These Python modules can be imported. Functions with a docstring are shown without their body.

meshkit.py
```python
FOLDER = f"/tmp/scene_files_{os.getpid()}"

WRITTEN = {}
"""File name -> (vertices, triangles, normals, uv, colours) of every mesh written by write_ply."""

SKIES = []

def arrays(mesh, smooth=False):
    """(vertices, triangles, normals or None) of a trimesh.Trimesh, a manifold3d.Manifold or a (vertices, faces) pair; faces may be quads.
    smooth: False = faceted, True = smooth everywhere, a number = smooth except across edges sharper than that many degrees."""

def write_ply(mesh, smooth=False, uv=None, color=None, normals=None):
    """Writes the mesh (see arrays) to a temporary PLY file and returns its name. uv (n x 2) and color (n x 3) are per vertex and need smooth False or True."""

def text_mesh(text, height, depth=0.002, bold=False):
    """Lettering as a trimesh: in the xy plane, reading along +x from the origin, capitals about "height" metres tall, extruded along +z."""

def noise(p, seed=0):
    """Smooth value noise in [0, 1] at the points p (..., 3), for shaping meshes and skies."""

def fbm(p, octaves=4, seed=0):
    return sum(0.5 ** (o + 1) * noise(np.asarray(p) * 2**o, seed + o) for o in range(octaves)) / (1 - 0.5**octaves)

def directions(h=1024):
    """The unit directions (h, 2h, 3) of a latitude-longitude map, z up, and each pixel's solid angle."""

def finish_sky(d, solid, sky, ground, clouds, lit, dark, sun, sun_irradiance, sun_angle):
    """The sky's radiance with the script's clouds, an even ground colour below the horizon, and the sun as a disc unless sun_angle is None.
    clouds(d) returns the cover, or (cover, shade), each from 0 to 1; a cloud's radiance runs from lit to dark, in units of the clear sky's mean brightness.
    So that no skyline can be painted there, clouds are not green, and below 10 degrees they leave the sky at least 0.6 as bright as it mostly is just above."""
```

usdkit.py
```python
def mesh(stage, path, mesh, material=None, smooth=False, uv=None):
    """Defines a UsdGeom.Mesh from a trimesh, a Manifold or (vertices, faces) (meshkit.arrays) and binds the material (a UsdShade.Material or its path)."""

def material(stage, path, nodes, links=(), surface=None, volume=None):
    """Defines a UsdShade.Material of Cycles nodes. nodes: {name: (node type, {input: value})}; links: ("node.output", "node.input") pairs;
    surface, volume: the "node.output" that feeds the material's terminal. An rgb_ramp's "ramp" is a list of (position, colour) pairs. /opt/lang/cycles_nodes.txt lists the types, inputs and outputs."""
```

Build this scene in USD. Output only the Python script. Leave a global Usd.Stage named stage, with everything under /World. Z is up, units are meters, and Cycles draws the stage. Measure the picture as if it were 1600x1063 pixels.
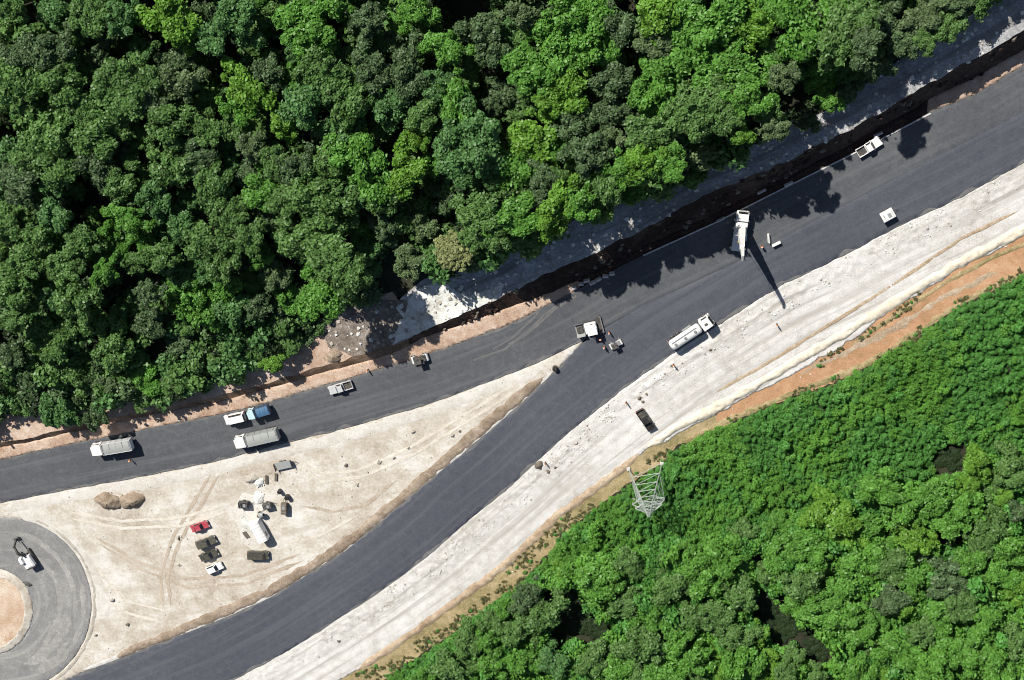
import math, random
import numpy as np
import trimesh, shapely, usdkit, meshkit
import manifold3d as m3
from shapely.geometry import Polygon, LineString, Point
from shapely.ops import unary_union
from scipy.spatial import Delaunay
from pxr import Usd, UsdGeom, UsdLux, UsdShade, Gf, Sdf, Vt

rng = np.random.default_rng(7)
random.seed(7)
stage = Usd.Stage.CreateInMemory()
UsdGeom.SetStageUpAxis(stage, 'Z')
UsdGeom.SetStageMetersPerUnit(stage, 1.0)
world = UsdGeom.Xform.Define(stage, '/World')
stage.SetDefaultPrim(world.GetPrim())
UsdGeom.Scope.Define(stage, '/World/Looks')

# ------------------------------------------------------------------ camera
IW, IH, FPX = 1600.0, 1063.0, 2400.0
DIST = FPX / 7.3
_up_c = -np.array([200.0, 880.0, -FPX]); _up_c /= np.linalg.norm(_up_c)     # world up seen in camera axes
_x_c = np.array([1.0, 0, 0]) - _up_c[0] * _up_c; _x_c /= np.linalg.norm(_x_c)
_y_c = np.cross(_up_c, _x_c)
RC = np.stack([_x_c, _y_c, _up_c])          # camera axes -> world
CAM = RC @ np.array([0, 0, DIST])
EXPOSURE = 0.56
cam = UsdGeom.Camera.Define(stage, '/World/camera')
M = np.eye(4); M[:3, :3] = RC.T; M[3, :3] = CAM
cam.AddTransformOp().Set(Gf.Matrix4d(M.tolist()))
cam.CreateHorizontalApertureAttr(36.0)
cam.CreateVerticalApertureAttr(36.0 * 680 / 1024)
cam.CreateFocalLengthAttr(36.0 * FPX / IW)
cam.CreateClippingRangeAttr(Gf.Vec2f(1.0, 20000.0))
cam.CreateExposureAttr(EXPOSURE)

# ------------------------------------------------------------------ sky and sun
SUN_EL = math.radians(43)
_sx, _sy = -0.56, 0.828
S = np.array([_sx * math.cos(SUN_EL), _sy * math.cos(SUN_EL), math.sin(SUN_EL)]); S /= np.linalg.norm(S)
sky_m = usdkit.material(stage, '/World/Looks/sky_look', {
    'sky': ('sky_texture', {'sky_type': 'single_scattering', 'sun_disc': False, 'sun_elevation': SUN_EL, 'sun_rotation': math.atan2(S[0], S[1]), 'altitude': 50.0}),
    'bg': ('background_shader', {'strength': 0.05})}, [('sky.color', 'bg.color')], surface='bg.background')
dome = UsdLux.DomeLight.Define(stage, '/World/sky')
UsdShade.MaterialBindingAPI.Apply(dome.GetPrim()).Bind(sky_m)
sun = UsdLux.DistantLight.Define(stage, '/World/sun')
sun.CreateIntensityAttr(1.25); sun.CreateAngleAttr(0.5); sun.CreateNormalizeAttr(True)
sun.CreateColorAttr(Gf.Vec3f(1.0, 0.955, 0.88))
_a = np.cross([0, 0, 1.0], S); _a /= np.linalg.norm(_a); _b = np.cross(S, _a)
Ms = np.eye(4); Ms[0, :3] = _a; Ms[1, :3] = _b; Ms[2, :3] = S
sun.AddTransformOp().Set(Gf.Matrix4d(Ms.tolist()))

# ------------------------------------------------------------------ helpers
def P(px, py, z=0.0):
    d = RC @ np.array([px - IW / 2, -(py - IH / 2), -FPX])
    t = (z - CAM[2]) / d[2]
    return CAM + d * t

def PL(pts, z=0.0):
    return [tuple(P(x, y, z)[:2]) for x, y in pts]

def heading(x0, y0, x1, y1):
    a, b = P(x0, y0), P(x1, y1)
    return math.degrees(math.atan2(b[1] - a[1], b[0] - a[0]))

used = {}
def numbered(path_parent, name):
    k = (path_parent, name)
    n = used.get(k, 0); used[k] = n + 1
    return f'{path_parent}/{name}' + (f'_{n:03d}' if n else '')

def tag(prim, label=None, cat=None, group=None, kind=None):
    for k, v in (('label', label), ('category', cat), ('group', group), ('kind', kind)):
        if v: prim.SetCustomDataByKey(k, v)

def thing(name, label, cat, loc=(0, 0, 0), rot=0.0, scale=(1, 1, 1), group=None, kind=None):
    x = UsdGeom.Xform.Define(stage, numbered('/World', name))
    place(x, loc, rot, scale)
    tag(x.GetPrim(), label, cat, group, kind)
    return str(x.GetPath())

def place(x, loc, rot, scale):
    x.AddTranslateOp().Set(Gf.Vec3d(*map(float, loc)))
    x.AddRotateZOp().Set(float(rot))
    x.AddScaleOp().Set(Gf.Vec3f(*map(float, scale)))

def copy_of(src, name, label, cat, loc, rot, scale, group=None):
    x = UsdGeom.Xform.Define(stage, numbered('/World', name))
    x.GetPrim().GetReferences().AddInternalReference(src)
    x.ClearXformOpOrder()
    for n, t, v in (('xformOp:translate', Sdf.ValueTypeNames.Double3, Gf.Vec3d(*map(float, loc))),
                    ('xformOp:rotateZ', Sdf.ValueTypeNames.Float, float(rot)),
                    ('xformOp:scale', Sdf.ValueTypeNames.Float3, Gf.Vec3f(*map(float, scale)))):
        x.GetPrim().CreateAttribute(n, t).Set(v)
    x.GetXformOpOrderAttr().Set(Vt.TokenArray(['xformOp:translate', 'xformOp:rotateZ', 'xformOp:scale']))
    x.GetPrim().SetInstanceable(True)
    tag(x.GetPrim(), label, cat, group)
    return str(x.GetPath())

def obj(name, mesh, mat, parent='/World', smooth=False, label=None, uv=None):
    p = numbered(parent, name)
    usdkit.mesh(stage, p, mesh, mat, smooth=smooth, uv=uv)
    if label: tag(stage.GetPrimAtPath(p), label)
    return p

def T(m, *xyz):
    m.apply_translation(xyz); return m

def bx(cx, cy, cz, lx, ly, lz, c=None):
    """chamfered box centred at c"""
    if c is None: c = min(lx, ly, lz) * 0.12
    pts = []
    for sx in (-1, 1):
        for sy in (-1, 1):
            for sz in (-1, 1):
                x, y, z = lx / 2, ly / 2, lz / 2
                pts += [(sx * (x - c), sy * (y - c), sz * z), (sx * (x - c), sy * y, sz * (z - c)), (sx * x, sy * (y - c), sz * (z - c))]
    m = trimesh.convex.convex_hull(np.array(pts))
    return T(m, cx, cy, cz)

def hull(pts):
    return trimesh.convex.convex_hull(np.array(pts, float))

def cat(*ms):
    out = []
    for m in ms: out += list(m) if isinstance(m, (list, tuple)) else [m]
    return trimesh.util.concatenate(out)

def cyl(p0, p1, r, n=12, r1=None):
    p0, p1 = np.array(p0, float), np.array(p1, float)
    d = p1 - p0; L = np.linalg.norm(d); d = d / L
    a = np.cross(d, [0, 0, 1.0] if abs(d[2]) < .9 else [1.0, 0, 0]); a /= np.linalg.norm(a); b = np.cross(d, a)
    an = np.arange(n) * 2 * math.pi / n
    ring = np.cos(an)[:, None] * a + np.sin(an)[:, None] * b
    r1 = r if r1 is None else r1
    v = np.vstack([p0 + ring * r, p1 + ring * r1, [p0], [p1]])
    f = []
    for i in range(n):
        j = (i + 1) % n
        f += [(i, j, n + j), (i, n + j, n + i), (2 * n, j, i), (2 * n + 1, n + i, n + j)]
    m = trimesh.Trimesh(v, f, process=False)
    m.fix_normals()
    return m

def bar(p0, p1, w, h=None):
    return cyl(p0, p1, w / 2 * 1.2, 4)

def wheel_mesh(x, y, r, w, n=14):
    return cyl((x, y - w / 2, r), (x, y + w / 2, r), r, n)

# ------------------------------------------------------------------ materials
def paint(name, col, rough=0.35, metal=0.0, dirt=0.25):
    return usdkit.material(stage, f'/World/Looks/{name}', {
        'tc': ('geometry', {}), 'n': ('noise_texture', {'scale': 1.7, 'detail': 5.0, 'roughness': 0.65}),
        'r': ('rgb_ramp', {'ramp': [(0.35, (0, 0, 0)), (0.75, (dirt, dirt, dirt))]}),
        'mx': ('mix_color', {'a': col, 'b': (0.33, 0.28, 0.22)}),
        'p': ('principled_bsdf', {'roughness': rough, 'metallic': metal})},
        [('tc.position', 'n.vector'), ('n.fac', 'r.fac'), ('r.color', 'mx.fac'), ('mx.result', 'p.base_color')], surface='p.BSDF')

def ground_mat(name, ramp, s1=0.05, s2=0.5, s3=4.0, bump=0.5, streak=None, bdist=0.15, f1=0.5, f2=0.4):
    """mottled earth: three octaves of noise through a colour ramp; streak=(strength, colour) adds wheel tracks along the st guide"""
    nodes = {'g': ('geometry', {}),
             'n1': ('noise_texture', {'scale': s1, 'detail': 4.0, 'roughness': 0.6}),
             'n2': ('noise_texture', {'scale': s2, 'detail': 5.0, 'roughness': 0.65}),
             'n3': ('noise_texture', {'scale': s3, 'detail': 3.0, 'roughness': 0.7}),
             'a': ('mix_float', {'fac': f1}), 'b': ('mix_float', {'fac': f2}),
             'r': ('rgb_ramp', {'ramp': ramp}),
             'bp': ('bump', {'strength': bump, 'distance': bdist}),
             'p': ('principled_bsdf', {'roughness': 0.9, 'specular_ior_level': 0.2})}
    links = [('g.position', 'n1.vector'), ('g.position', 'n2.vector'), ('g.position', 'n3.vector'),
             ('n1.fac', 'a.a'), ('n2.fac', 'a.b'), ('a.result', 'b.a'), ('n3.fac', 'b.b'),
             ('b.result', 'r.fac'), ('b.result', 'bp.height'), ('bp.normal', 'p.normal')]
    if streak:
        amt, col, sc, lo, hi = streak
        nodes.update({'tc': ('texture_coordinate', {}), 'mp': ('mapping', {'scale': sc}),
                      'ns': ('noise_texture', {'scale': 1.0, 'detail': 4.0, 'roughness': 0.6}),
                      'rs': ('rgb_ramp', {'ramp': [(lo, (0, 0, 0)), (hi, (amt, amt, amt))]}),
                      'ms': ('mix_color', {'b': col})})
        links += [('tc.UV', 'mp.vector'), ('mp.vector', 'ns.vector'), ('ns.fac', 'rs.fac'), ('rs.color', 'ms.fac'),
                  ('r.color', 'ms.a'), ('ms.result', 'p.base_color')]
    else:
        links.append(('r.color', 'p.base_color'))
    return usdkit.material(stage, f'/World/Looks/{name}', nodes, links, surface='p.BSDF')

def leaf_mat(name, dark, light, patch=0.2):
    return usdkit.material(stage, f'/World/Looks/{name}', {
        'g': ('geometry', {}), 'oi': ('object_info', {}),
        'n': ('noise_texture', {'scale': patch, 'detail': 4.0, 'roughness': 0.6}), 'nr': ('map_range', {'from_min': 0.33, 'from_max': 0.67}),
        'm0': ('mix_float', {'fac': 0.42}), 'm1': ('mix_float', {'fac': 0.12}),
        'r': ('rgb_ramp', {'ramp': [(0.12, tuple(c * .75 for c in dark)), (0.45, dark), (0.82, light)]}),
        'p': ('principled_bsdf', {'roughness': 0.5, 'specular_ior_level': 0.35}),
        't': ('translucent_bsdf', {}), 'mx': ('mix_closure', {'fac': 0.26})},
        [('g.position', 'n.vector'), ('g.random_per_island', 'm0.a'), ('n.fac', 'nr.value'), ('nr.result', 'm0.b'), ('m0.result', 'm1.a'), ('oi.random', 'm1.b'),
         ('m1.result', 'r.fac'), ('r.color', 'p.base_color'), ('r.color', 't.color'), ('p.BSDF', 'mx.closure1'), ('t.BSDF', 'mx.closure2')], surface='mx.closure')

MAT = {}
MAT['asphalt'] = ground_mat('asphalt_look', [(0.38, (0.058, 0.062, 0.069)), (0.47, (0.072, 0.076, 0.083)), (0.54, (0.084, 0.088, 0.095)), (0.62, (0.110, 0.113, 0.118))], 0.03, 0.6, 2.6, 0.15,
                            (0.7, (0.120, 0.124, 0.133), (0.018, 0.6, 1), 0.48, 0.70), 0.03)
MAT['asphalt_dark'] = ground_mat('fresh_asphalt_look', [(0.38, (0.050, 0.055, 0.069)), (0.47, (0.062, 0.067, 0.083)), (0.54, (0.070, 0.075, 0.091)), (0.62, (0.090, 0.095, 0.108))], 0.03, 0.6, 2.6, 0.15,
                                 (0.65, (0.100, 0.105, 0.118), (0.018, 0.65, 1), 0.48, 0.70), 0.03)
MAT['white_gravel'] = ground_mat('white_limestone_look', [(0.38, (0.33, 0.31, 0.275)), (0.46, (0.46, 0.445, 0.415)), (0.53, (0.54, 0.53, 0.51)), (0.62, (0.61, 0.605, 0.59))], 0.05, 0.45, 3.5, 0.6,
                                 (0.85, (0.33, 0.31, 0.28), (0.022, 0.75, 1), 0.50, 0.66))
MAT['cream'] = ground_mat('cream_ridge_look', [(0.38, (0.42, 0.36, 0.27)), (0.50, (0.56, 0.51, 0.41)), (0.62, (0.62, 0.58, 0.50))], 0.05, 0.5, 3.0, 0.5)
MAT['island'] = ground_mat('island_soil_look', [(0.38, (0.36, 0.24, 0.155)), (0.5, (0.47, 0.36, 0.27)), (0.62, (0.58, 0.51, 0.42))], 0.1, 0.4, 3.0, 0.7)
MAT['ring_dust'] = ground_mat('ring_dust_look', [(0.38, (0.19, 0.19, 0.185)), (0.50, (0.25, 0.245, 0.235)), (0.62, (0.36, 0.35, 0.33))], 0.1, 0.6, 3.0, .4)
MAT['rubble'] = ground_mat('rubble_look', [(0.38, (0.25, 0.24, 0.22)), (0.46, (0.42, 0.41, 0.385)), (0.53, (0.54, 0.53, 0.51)), (0.62, (0.62, 0.61, 0.60))], 0.2, 0.9, 5.0, 0.9)
MAT['tan_soil'] = ground_mat('tan_soil_look', [(0.38, (0.20, 0.14, 0.085)), (0.50, (0.34, 0.26, 0.18)), (0.62, (0.50, 0.42, 0.32))], 0.12, 0.8, 4.0, 0.7)
MAT['sand'] = ground_mat('sand_look', [(0.36, (0.28, 0.235, 0.18)), (0.43, (0.38, 0.335, 0.275)), (0.49, (0.45, 0.41, 0.35)), (0.56, (0.54, 0.515, 0.47)), (0.64, (0.59, 0.575, 0.55))], 0.055, 0.22, 1.6, 0.7, (0.5, (0.34, 0.29, 0.23), (0.05, 0.35, 1), 0.50, 0.72), 0.15, 0.5, 0.3)
MAT['pale_sand'] = ground_mat('pale_sand_look', [(0.38, (0.40, 0.365, 0.31)), (0.50, (0.51, 0.485, 0.44)), (0.62, (0.60, 0.585, 0.56))], 0.06, 0.5, 3.0, 0.5)
MAT['orange'] = ground_mat('orange_soil_look', [(0.38, (0.19, 0.15, 0.075)), (0.45, (0.32, 0.185, 0.095)), (0.53, (0.41, 0.235, 0.135)), (0.62, (0.47, 0.33, 0.20))], 0.09, 0.5, 3.5, 0.7)
MAT['tan_grass'] = ground_mat('dry_grass_look', [(0.38, (0.10, 0.105, 0.04)), (0.48, (0.25, 0.20, 0.10)), (0.60, (0.42, 0.33, 0.20))], 0.12, 0.8, 4.0, 0.8)
MAT['pink'] = ground_mat('pink_soil_look', [(0.38, (0.20, 0.115, 0.075)), (0.46, (0.34, 0.23, 0.165)), (0.53, (0.43, 0.325, 0.25)), (0.62, (0.54, 0.46, 0.39))], 0.09, 0.6, 4.0, 0.8)
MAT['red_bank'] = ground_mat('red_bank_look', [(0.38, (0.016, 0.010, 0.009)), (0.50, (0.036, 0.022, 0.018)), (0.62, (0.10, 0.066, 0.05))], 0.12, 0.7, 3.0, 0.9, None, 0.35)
MAT['terrace'] = ground_mat('terrace_gravel_look', [(0.38, (0.15, 0.155, 0.165)), (0.47, (0.27, 0.27, 0.275)), (0.55, (0.38, 0.38, 0.38)), (0.63, (0.72, 0.72, 0.71))], 0.07, 0.45, 2.5, 0.8,
                            (0.75, (0.16, 0.155, 0.15), (0.03, 0.5, 1), 0.50, 0.62), 0.3)
MAT['white_rock'] = ground_mat('white_rock_look', [(0.38, (0.30, 0.29, 0.25)), (0.48, (0.52, 0.52, 0.48)), (0.60, (0.70, 0.70, 0.68))], 0.15, 0.6, 3.0, 0.9)
MAT['bank_soil'] = ground_mat('bank_soil_look', [(0.38, (0.09, 0.05, 0.03)), (0.5, (0.18, 0.115, 0.075)), (0.62, (0.34, 0.25, 0.18))], 0.15, 0.7, 4.0, 0.9)
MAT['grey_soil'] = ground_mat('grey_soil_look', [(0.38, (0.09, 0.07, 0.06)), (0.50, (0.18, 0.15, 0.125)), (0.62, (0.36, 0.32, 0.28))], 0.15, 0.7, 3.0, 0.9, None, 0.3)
MAT['floor'] = ground_mat('forest_floor_look', [(0.38, (0.012, 0.014, 0.009)), (0.62, (0.045, 0.046, 0.028))], 0.1, 0.7, 3.0, 0.8)  # leaf litter darkened further: deep shade of canopy gaps is put into this colour
MAT['ring'] = ground_mat('grey_roadbase_look', [(0.38, (0.135, 0.135, 0.138)), (0.47, (0.175, 0.175, 0.175)), (0.54, (0.21, 0.21, 0.205)), (0.62, (0.30, 0.295, 0.28))], 0.05, 0.35, 4.0, 0.4,
                         (0.6, (0.40, 0.39, 0.36), (0.04, 0.45, 1), 0.52, 0.75))
MAT['brown'] = ground_mat('brown_soil_look', [(0.38, (0.13, 0.095, 0.065)), (0.50, (0.23, 0.18, 0.135)), (0.62, (0.37, 0.31, 0.25))], 0.15, 0.7, 4.0, 0.8)
MAT['stone'] = ground_mat('stone_look', [(0.3, (0.20, 0.18, 0.15)), (0.6, (0.42, 0.39, 0.34))], 0.4, 1.5, 6.0, 0.5)
MAT['dark_stone'] = ground_mat('dark_stone_look', [(0.3, (0.07, 0.06, 0.05)), (0.6, (0.18, 0.155, 0.125))], 0.4, 1.5, 6.0, 0.5)
MAT['concrete'] = ground_mat('concrete_look', [(0.3, (0.38, 0.37, 0.35)), (0.6, (0.55, 0.54, 0.52))], 0.4, 2.0, 8.0, 0.2)
MAT['bark'] = ground_mat('bark_look', [(0.3, (0.06, 0.05, 0.04)), (0.6, (0.15, 0.13, 0.11))], 0.6, 3.0, 9.0, 0.6)
MAT['white'] = paint('white_paint', (0.70, 0.70, 0.69), 0.4, 0, 0.34)
MAT['silver'] = paint('silver_paint', (0.55, 0.56, 0.57), 0.35, 0.2)
MAT['red'] = paint('red_paint', (0.36, 0.035, 0.06), 0.3, 0, 0.3)
MAT['olive'] = paint('olive_paint', (0.050, 0.052, 0.040), 0.3, 0, 0.3)
MAT['darkgreen'] = paint('dark_green_paint', (0.045, 0.046, 0.036), 0.3, 0, 0.2)
MAT['black'] = paint('black_paint', (0.012, 0.012, 0.013), 0.35, 0, 0.1)
MAT['blue'] = paint('blue_paint', (0.045, 0.13, 0.24), 0.4, 0, 0.12)
MAT['navy'] = paint('navy_paint', (0.018, 0.05, 0.10), 0.4, 0, 0.15)
MAT['paleblue'] = paint('pale_blue_paint', (0.42, 0.58, 0.62), 0.35, 0, 0.1)
MAT['grey'] = paint('grey_paint', (0.24, 0.26, 0.26), 0.5, 0, 0.35)
MAT['steel'] = paint('worn_steel', (0.30, 0.31, 0.32), 0.45, 0.4, 0.4)
MAT['galv'] = paint('galvanised_steel', (0.30, 0.34, 0.31), 0.55, 0.15, 0.15)
MAT['yellow'] = paint('yellow_paint', (0.58, 0.36, 0.03), 0.4, 0, 0.3)
MAT['rubber'] = paint('tyre_rubber', (0.018, 0.018, 0.018), 0.85, 0, 0.25)
MAT['chassis'] = paint('chassis_black', (0.03, 0.03, 0.03), 0.6, 0, 0.3)
MAT['tarp'] = paint('grey_tarpaulin', (0.27, 0.29, 0.285), 0.7, 0, 0.35)
MAT['skin'] = paint('skin', (0.30, 0.17, 0.11), 0.5, 0, 0.0)
MAT['vest'] = paint('orange_vest', (0.75, 0.20, 0.02), 0.7, 0, 0.05)
MAT['denim'] = paint('dark_denim', (0.03, 0.04, 0.08), 0.8, 0, 0.15)
MAT['lamp'] = paint('lamp_lens', (0.75, 0.73, 0.68), 0.1, 0, 0)
MAT['tail'] = paint('tail_lens', (0.45, 0.02, 0.02), 0.15, 0, 0)
MAT['glass'] = usdkit.material(stage, '/World/Looks/car_glass', {'p': ('principled_bsdf', {'base_color': (0.015, 0.018, 0.02), 'roughness': 0.05, 'specular_ior_level': 0.6})}, [], surface='p.BSDF')
MAT['tread'] = MAT['rubber']

LEAF = {
    'd': ('dark grey-green', leaf_mat('leaf_dark', (0.098, 0.165, 0.066), (0.290, 0.410, 0.180))),
    'm': ('mid green', leaf_mat('leaf_mid', (0.115, 0.226, 0.058), (0.325, 0.495, 0.165))),
    'b': ('bright green', leaf_mat('leaf_bright', (0.118, 0.290, 0.044), (0.310, 0.560, 0.120))),
    'y': ('yellow-green', leaf_mat('leaf_yellow', (0.140, 0.300, 0.036), (0.325, 0.530, 0.105))),
    'g': ('pale grey-olive', leaf_mat('leaf_pale', (0.135, 0.205, 0.085), (0.340, 0.430, 0.220))),
    't': ('bluish green', leaf_mat('leaf_teal', (0.098, 0.218, 0.064), (0.280, 0.465, 0.180))),
}
MAT['shrub'] = leaf_mat('leaf_shrub', (0.092, 0.270, 0.050), (0.285, 0.580, 0.150), .12)
MAT['shrub2'] = leaf_mat('leaf_shrub_light', (0.130, 0.320, 0.048), (0.340, 0.620, 0.150), .12)
MAT['pale_tree'] = leaf_mat('leaf_pale_yellow', (0.34, 0.38, 0.16), (0.62, 0.64, 0.38))
MAT['weed'] = leaf_mat('leaf_weed', (0.14, 0.14, 0.055), (0.28, 0.26, 0.12))
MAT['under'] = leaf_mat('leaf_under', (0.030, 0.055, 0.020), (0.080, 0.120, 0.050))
MAT['palm'] = leaf_mat('leaf_palm', (0.17, 0.19, 0.09), (0.32, 0.33, 0.20))

# ------------------------------------------------------------------ lines traced in the photograph, carried to the ground
RU = [(-700, 880), (-400, 806), (0, 718), (130, 690), (230, 670), (340, 648), (400, 634), (500, 604), (600, 575), (650, 560), (720, 535), (800, 505), (880, 465),
      (930, 437), (1010, 396), (1120, 345), (1330, 240), (1458, 173), (1520, 150), (1590, 107), (1750, 15), (2000, -120), (2400, -340)]
RUL = [(-700, 955), (-400, 880), (0, 785), (100, 766), (240, 741), (330, 722), (440, 693), (520, 674), (640, 640), (700, 620), (780, 590), (850, 562), (895, 538), (916, 529)]
RL_U = [(916, 529), (895, 552), (865, 581), (820, 625), (770, 668), (720, 711), (650, 768), (600, 811), (540, 860), (470, 905), (420, 935), (340, 970), (250, 1005), (130, 1050), (60, 1080), (-100, 1140), (-500, 1270)]
RLL = [(-500, 1400), (0, 1210), (200, 1130), (370, 1060), (440, 1023), (520, 972), (600, 920), (680, 860), (740, 806), (800, 757), (880, 682), (970, 610), (1050, 552), (1150, 490), (1220, 446), (1290, 413), (1400, 355), (1500, 308), (1600, 254), (1750, 172), (2000, 30), (2400, -190)]
TOE = [(-700, 850), (-400, 780), (0, 699), (40, 692), (120, 673), (200, 655), (260, 643), (340, 628), (400, 613), (470, 592), (540, 573), (590, 560), (630, 545), (660, 528), (720, 508), (770, 489), (860, 458), (930, 426), (1010, 384), (1120, 333), (1330, 226), (1458, 152), (1520, 122), (1590, 83), (1750, -8), (2000, -145), (2400, -365)]
CR = [(-700, 843), (-400, 773), (0, 692), (40, 685), (120, 666), (200, 648), (260, 636), (340, 620), (400, 604), (470, 583), (540, 562), (590, 548), (625, 534), (660, 517), (710, 497), (765, 472), (810, 451), (855, 427), (910, 405), (1000, 361), (1100, 305), (1200, 266), (1340, 196), (1460, 127), (1600, 48), (1750, -38), (2000, -178), (2400, -400)]
HX = [-700, 0, 400, 540, 625, 660, 710, 765, 900, 1100, 1340, 1500, 2400]
HH = [1.3, 1.3, 1.3, 1.2, 1.3, 1.8, 2.3, 2.6, 3.2, 4.6, 6.0, 6.6, 6.6]
WS_L = [(-200, 1500), (200, 1260), (545, 1056), (600, 1020), (680, 962), (740, 921), (800, 880), (870, 811), (940, 756), (1000, 711), (1060, 678), (1130, 643), (1200, 603), (1270, 566), (1330, 531), (1400, 481), (1480, 431), (1560, 387), (1620, 355), (1750, 290), (2000, 150), (2400, -80)]
GR = [(-200, 1540), (300, 1245), (590, 1072), (640, 1033), (720, 983), (800, 925), (830, 892), (885, 832), (960, 770), (1035, 725), (1050, 703), (1150, 655), (1250, 615), (1350, 577), (1420, 533), (1500, 478), (1600, 428), (1750, 350), (2000, 215), (2400, -10)]

ru, toe = PL(RU), PL(TOE)
cr = [tuple(P(x, y, np.interp(x, HX, HH))[:2]) for x, y in CR]
cr_h = [np.interp(x, HX, HH) for x, _ in CR]
rul, rlu, rll, wsl, gr = PL(RUL), PL(RL_U), PL(RLL), PL(WS_L), PL(GR)

def rough(line, amp, step=0.7, seed=0):
    """resample a line and make it uneven across its direction"""
    l = LineString(line); n = max(2, int(l.length / step))
    d = np.linspace(0, l.length, n)
    p = np.array([l.interpolate(t).coords[0] for t in d])
    t = np.gradient(p, axis=0); t /= np.linalg.norm(t, axis=1, keepdims=True)
    nrm = np.stack([-t[:, 1], t[:, 0]], 1)
    q = np.stack([d / 2.2, d * 0 + seed * 7.3, d * 0], 1)
    w = (meshkit.fbm(q, 4, seed) - 0.5) * 2 * amp
    return [tuple(x) for x in p + nrm * w[:, None]]

ru_r, toe_r, cr_r = rough(ru, .25, .8, 1), rough(toe, .35, .8, 2), rough(cr, .55, .8, 3)
rul_r, rlu_r, rll_r = rough(rul, .22, .8, 4), rough(rlu, .28, .8, 5), rough(rll, .30, .7, 6)
wsl_r, gr_r = rough(wsl, .8, .8, 7), rough(gr, 1.1, .8, 8)
cr_line, toe_line = LineString(cr_r), LineString(toe_r)
cr_xs = np.array([p[0] for p in cr]); 
FAR = 420.0
above_crest = Polygon(cr_r + [(cr_r[-1][0], FAR), (cr_r[0][0], FAR)]).buffer(0)
above_toe = Polygon(toe_r + [(toe_r[-1][0], FAR), (toe_r[0][0], FAR)]).buffer(0)
above_ru = Polygon(ru_r + [(ru_r[-1][0], FAR), (ru_r[0][0], FAR)]).buffer(0)
below_wsl = Polygon(wsl_r + [(wsl_r[-1][0], -FAR), (wsl_r[0][0], -FAR)]).buffer(0)
below_gr = Polygon(gr_r + [(gr_r[-1][0], -FAR), (gr_r[0][0], -FAR)]).buffer(0)
below_rll = Polygon(rll_r + [(rll_r[-1][0], -FAR), (rll_r[0][0], -FAR)]).buffer(0)

def hcrest(x):
    return np.interp(x, cr_xs, cr_h)

def bumps(xy, amp=0.07, s=2.5):
    xy = np.asarray(xy, float)
    return (meshkit.fbm(np.stack([xy[:, 0] / s, xy[:, 1] / s, xy[:, 0] * 0], 1), 3, 11) - .5) * 2 * amp

def z_upper(xy):
    """ground height on the forest side: level road, cut bank, terrace and forest floor on top"""
    xy = np.asarray(xy, float)
    pts = shapely.points(xy)
    top, mid = shapely.contains(above_crest, pts), shapely.contains(above_toe, pts)
    dc, dt = shapely.distance(cr_line, pts), shapely.distance(toe_line, pts)
    h = hcrest(xy[:, 0])
    t = np.where(top, 1.0, np.where(mid, dt / np.maximum(dt + dc, 1e-6), 0.0))
    big = (meshkit.fbm(np.stack([xy[:, 0] / 9, xy[:, 1] / 9, xy[:, 0] * 0], 1), 3, 5) - .5)
    return h * t + bumps(xy) + np.where(top, big * np.minimum(dc / 6, 1) * 1.2, 0) + np.where(mid & ~top, big * .9 * np.sin(t * math.pi), 0) * np.minimum(h / 3, 1)

def z_low(xy):
    return bumps(xy)

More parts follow.
